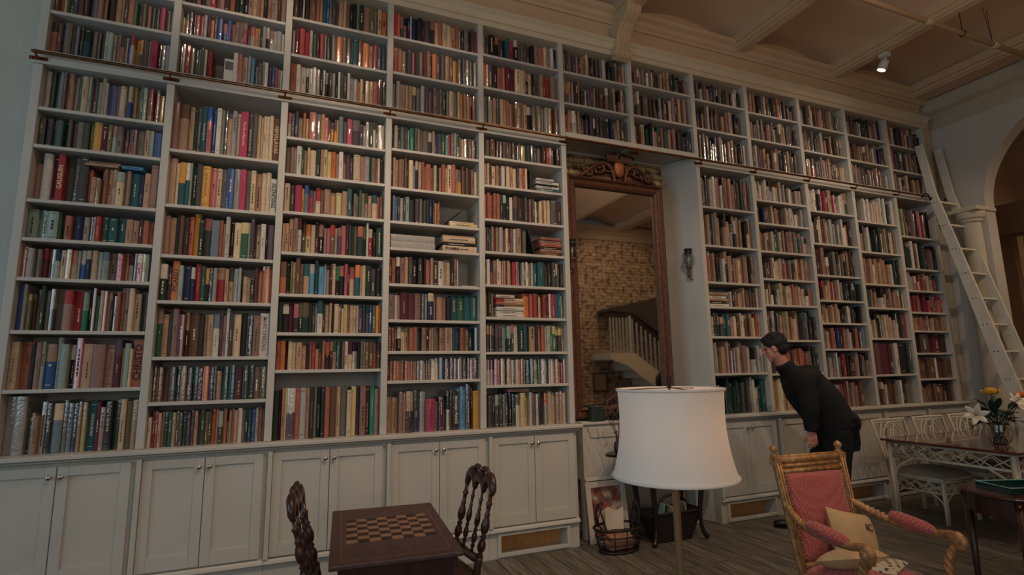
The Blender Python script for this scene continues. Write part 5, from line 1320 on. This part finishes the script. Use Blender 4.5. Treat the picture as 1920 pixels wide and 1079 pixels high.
ex.ell(hp(.078, 0, -.062), (.014, .022, .006), 10, 8, HM).ell(hp(.076, 0, -.073), (.014, .019, .007), 10, 8, HM)   # lips
for S_, E_, W_ in ((LS, LE, LW), (RS, RE, RW)): ex.tube([tuple(p) for p in spline([CH, S_, E_, W_], 5)], [.075]*4+[.055, .05, .05, .048, .046, .044, .042, .040, .037, .034, .031, .028], 14)
ex.tube([tuple(p) for p in (HIP, MID, CH, NB, HB, HC-Vector((0, 0, .04)))], [.13, .12, .125, .062, .056, .055], 16)
for H_, K_, A_ in ((LH, LK, LA), (RH, RK, RA)): ex.tube([tuple(p) for p in (HIP, H_, K_, A_-Vector((0, 0, .04)))], [.10, .085, .052, .036], 14)
o_ = len(ex.v); ex.v += PALMS.v; [ex.face(tuple(i+o_ for i in f)) for f in PALMS.f]
neck = skin_obj([NB-Vector((0, 0, .03)), HB, HC+HM @ Vector((-.02, 0, -.05))], [(0, 1), (1, 2)], [.062, .056, .056])
merge([body, neck]+hands, ex, 'body', SKINM, .0042, man, 1)
ey = MB()
for s in (-1, 1): ey.ell(hp(.074, s*.030, -.004), (.010, .012, .008), 10, 8, HM)
ey.build('eyes', mat('eye_dark', (30, 24, 22), .2), man, smooth=True)
# hair: cap over skull with a thicker crown, tapering at the nape
hr = MB()
hr.ell(hp(-.020, 0, .038), (.104, .086, .092), 22, 14, HM); hr.ell(hp(-.055, 0, -.012), (.060, .070, .075), 16, 12, HM); hr.ell(hp(.040, 0, .082), (.058, .062, .036), 16, 10, HM)
rn = random.Random(3)
for k in range(70):
    a = rn.uniform(0, 2*PI); e = rn.uniform(.25, 1.4); d = Vector((math.cos(a)*math.cos(e), math.sin(a)*math.cos(e), math.sin(e)))
    p = Vector((-.020+d.x*.100, d.y*.083, .038+d.z*.092)); hr.ell(hp(*p), (.022, .014, .011), 6, 5, HM @ Euler((rn.uniform(-.6, .6), rn.uniform(-.6, .6), rn.uniform(0, 3))).to_matrix())
merge([], hr, 'hair', HAIRM, .006, man, 1)
# jacket
dn = Vector((0, 0, -1)); ax = (MID-HIP).normalized()
J = [HIP-ax*.05+Vector((.0, 0, 0)), HIP+ax*.07, MID, CH, NB-Vector((0, 0, .02)), NB.lerp(HB, .55), LS, LS.lerp(LE, .5), LE, LW+Vector((0, 0, .03)), RS, RE, RW+Vector((0, 0, .03))]
Ed = [(0, 1), (1, 2), (2, 3), (3, 4), (4, 5), (3, 6), (6, 7), (7, 8), (8, 9), (3, 10), (10, 11), (11, 12)]
RR = [.205, .200, .190, .180, .115, .080, .105, .082, .070, .052, .10, .064, .050]
jk = skin_obj(J, Ed, RR)
ex = MB()
ex.ell(tuple(NB.lerp(HB, .35)), (.088, .088, .075), 16, 10)
for S_ in (LS, RS): ex.ell(tuple(S_+Vector((0, 0, -.01))), (.094, .094, .09), 16, 10)
for S_, E_, W_ in ((LS, LE, LW), (RS, RE, RW)):
    ex.tube(spline([S_+(CH-S_)*.5, S_, S_.lerp(E_, .5), E_, E_.lerp(W_, .55), W_+(W_-E_)*.04], 5), [.13, .125, .12, .115, .108, .100, .096, .092, .089, .086, .084, .082, .080, .078, .077, .076, .074, .071, .068, .065, .062, .060, .058, .056, .054, .053], 16)
# jacket hem flare, shoulders
up_ = (Vector((0, 0, 1))-ax*ax.z).normalized()
ex.tube(spline([tuple(HIP-ax*.04), tuple(HIP+ax*.10+up_*.005), tuple(MID+up_*.02), tuple(CH+up_*.012), tuple(NB-Vector((0, 0, .02)))], 4), [.185, .190, .195, .198, .200, .202, .203, .204, .204, .203, .200, .195, .186, .170, .150, .125, .095], 22)
ex.ell(tuple(HIP+Vector((.02, -.0, .0))), (.205, .195, .14), 20, 12, Matrix((fw_, lf_, Vector((0, 0, 1)))).transposed() @ Euler((0, .45, 0)).to_matrix())
ex.ell(tuple(CH+Vector((.03, 0, .05))), (.17, .23, .13), 18, 12, Matrix((fw_, lf_, Vector((0, 0, 1)))).transposed() @ Euler((0, .8, 0)).to_matrix())
# folds over the back and sleeves
for k in range(3):
    c0 = HIP.lerp(CH, .12+.24*k); n_ = (Vector((0, 0, 1))-ax*ax.z).normalized()
    P = [c0+lf_*(.21*math.cos(a))+n_*(.185*math.sin(a))+ax*(.03*math.sin(2*a+k)) for a in [.15*PI+(.7*PI)*i/8 for i in range(9)]]
    ex.tube([tuple(p) for p in P], [.003, .005, .007, .009, .010, .009, .007, .005, .003], 6)
for k in range(3):
    c0 = LE+Vector((0, 0, -.07+.06*k)); ex.tube([tuple(c0+lf_*(.062*math.cos(a))+fw_*(.062*math.sin(a))+Vector((0, 0, .02*math.cos(a)))) for a in [i*PI/5-.5 for i in range(7)]], .012, 6)
ex.tube([tuple(NB.lerp(HB, .55)+lf_*(.072*math.cos(a))+fw_*(.072*math.sin(a))+Vector((0, 0, -.02*math.sin(a)))) for a in [2*PI*i/16 for i in range(16)]], .014, 8, closed=True)
merge([jk], ex, 'jacket', BLKCL, .011, man, 3)
# trousers and shoes
J = [HIP-Vector((0, 0, .03)), LH, LH.lerp(LK, .5), LK, LA+Vector((0, 0, .02)), RH, RH.lerp(RK, .5), RK, RA+Vector((0, 0, .02))]
tr = skin_obj(J, [(0, 1), (1, 2), (2, 3), (3, 4), (0, 5), (5, 6), (6, 7), (7, 8)], [.15, .112, .095, .078, .062, .112, .095, .078, .062])
tx = MB().ell(tuple(HIP+Vector((.02, -.01, -.04))), (.15, .17, .13), 16, 10)
for H_, K_, A_ in ((LH, LK, LA), (RH, RK, RA)): tx.tube([tuple(HIP), tuple(H_-Vector((0, 0, .03))), tuple(H_.lerp(K_, .5)), tuple(K_), tuple(K_.lerp(A_, .5)), tuple(A_-Vector((0, 0, .035)))], [.14, .118, .098, .080, .071, .065], 18)
merge([tr], tx, 'trousers', TROUS, .011, man, 3)
for A, d in ((LA, fw_), (RA, Vector((-.80, .55, 0)).normalized())):
    l_ = Vector((0, 0, 1)).cross(d); Mx = Matrix((d, l_, Vector((0, 0, 1)))).transposed()
    s_ = MB().ell(tuple(Vector((A.x, A.y, .055))+d*.02), (.075, .044, .052), 16, 10, Mx).ell(tuple(Vector((A.x, A.y, .038))+d*.12), (.085, .047, .036), 16, 10, Mx)
    so = merge([], s_, 'shoe', SHOE, .007, man, 2)
    MB().prism([tuple((Vector((A.x, A.y, 0))+d*u+l_*w)[:2]) for u, w in ((-.055, -.03), (.06, -.035), (.14, -.045), (.205, -.02), (.205, .02), (.14, .045), (.06, .035), (-.055, .03))], .0, .014, axis='z').build('sole', BLACKW, so)
# ---------------------------------------------------------------- lights
def area(name, loc, rot, sx, sy, power, col):
    l = bpy.data.lights.new(name, 'AREA'); l.shape = 'RECTANGLE'; l.size = sx; l.size_y = sy; l.energy = power; l.color = col
    o = bpy.data.objects.new(name, l); COL.objects.link(o); o.location = loc; o.rotation_euler = rot; return o
def spot(name, loc, target, power, col, ang=70, blend=.6, r=.035):
    l = bpy.data.lights.new(name, 'SPOT'); l.energy = power; l.color = col; l.spot_size = math.radians(ang); l.spot_blend = blend; l.shadow_soft_size = r
    o = bpy.data.objects.new(name, l); COL.objects.link(o); o.location = loc
    d = Vector(target)-Vector(loc); o.rotation_euler = d.to_track_quat('-Z', 'Y').to_euler(); return o
area('daylight_through_left_window', (-3.98, -3.4, 2.6), (0, -PI/2, 0), 3.2, 4.2, 100, (.50, .80, 1.0))
WARM = (1, .74, .54)
spot('ceiling_spot', (1.5, -1.55, 4.92), (1.4, 0, 3.3), 42, WARM, 80, r=.03)
spot('ceiling_spot', (2.9, -1.55, 4.92), (2.8, 0, 3.0), 34, WARM, 80, r=.03)
spot('ceiling_spot', (2.6, -3.3, 4.9), (2.4, 0, 1.7), 95, WARM, 62)
spot('ceiling_spot', (1.9, -3.1, 4.9), (1.75, 0, 3.05), 80, WARM, 38, .9, .03)
spot('ceiling_spot', (3.9, -3.2, 4.9), (4.0, 0, 1.0), 165, WARM, 75)
spot('ceiling_spot', (6.6, -3.0, 4.9), (6.6, 0, 2.0), 75, WARM, 85)
spot('ceiling_spot', (8.0, -2.6, 4.9), (8.4, 0, 2.0), 75, WARM, 85)
spot('ceiling_spot', (7.2, -1.15, 4.98), (7.3, 0, 3.4), 10, WARM, 90)
spot('ceiling_spotlight_beam', (7.90, -.66, 4.80), (7.4, -1.4, 1.0), 16, WARM, 110)
spot('ceiling_spot', (5.8, -4.2, 4.9), (4.3, -2.4, .7), 80, WARM, 60)
spot('ceiling_spot', (8.6, -4.6, 4.9), (9.5, -7, 2.2), 75, WARM, 110)
spot('ceiling_spot', (5.6, -4.6, 4.9), (6.0, -7, 2.2), 45, WARM, 110)
l = bpy.data.lights.new('lamp_bulb', 'POINT'); l.energy = .5; l.color = (1, .62, .36); l.shadow_soft_size = .04
o = bpy.data.objects.new('lamp_bulb', l); COL.objects.link(o); o.location = (3.09+.05, -2.606-.01, 1.25)
area('front_fill', (2.0, -6.9, 2.4), (PI/2, 0, 0), 5, 2.5, 42, (1, .95, .90))  # added neutral fill from behind the camera; wall_front has no window
area('ceiling_fill', (4.5, -3.6, 3.3), (PI, 0, 0), 6, 1.2, 46, (1, .72, .52))  # added warm fill aimed up to lift the ceiling; no fixture hangs here
area('room_glow_beyond', (11.2, -3, 4.3), (0, 0, 0), 1.5, 2, 50, (1, .75, .52))
w = bpy.data.worlds.new('World'); scene.world = w; w.use_nodes = True
w.node_tree.nodes['Background'].inputs[0].default_value = (.5, .55, .6, 1); w.node_tree.nodes['Background'].inputs[1].default_value = .05

# ---------------------------------------------------------------- camera
f_px, yaw, pit, rol = 1002.8042, .3832, .1547, -.0171
cy, sy = math.cos(yaw), math.sin(yaw); cp, sp = math.cos(pit), math.sin(pit)
F = Vector((sy*cp, cy*cp, sp)); Rv = Vector((cy, -sy, 0)); Uv = Rv.cross(F)
R2 = Rv*math.cos(rol)+Uv*math.sin(rol); U2 = -Rv*math.sin(rol)+Uv*math.cos(rol)
cam = bpy.data.cameras.new('camera'); co = bpy.data.objects.new('camera', cam); COL.objects.link(co)
M = Matrix((R2, U2, -F)).transposed().to_4x4(); M.translation = (1.76112, -4.294, 1.47904); co.matrix_world = M
cam.sensor_width = 36; cam.lens = f_px*36/1920; cam.clip_start = .05; cam.clip_end = 100
scene.camera = co
scene.view_settings.view_transform = 'Standard'; scene.view_settings.look = 'None'; scene.view_settings.gamma = 1
scene.view_settings.exposure = 0.08; scene.view_settings.use_curve_mapping = False
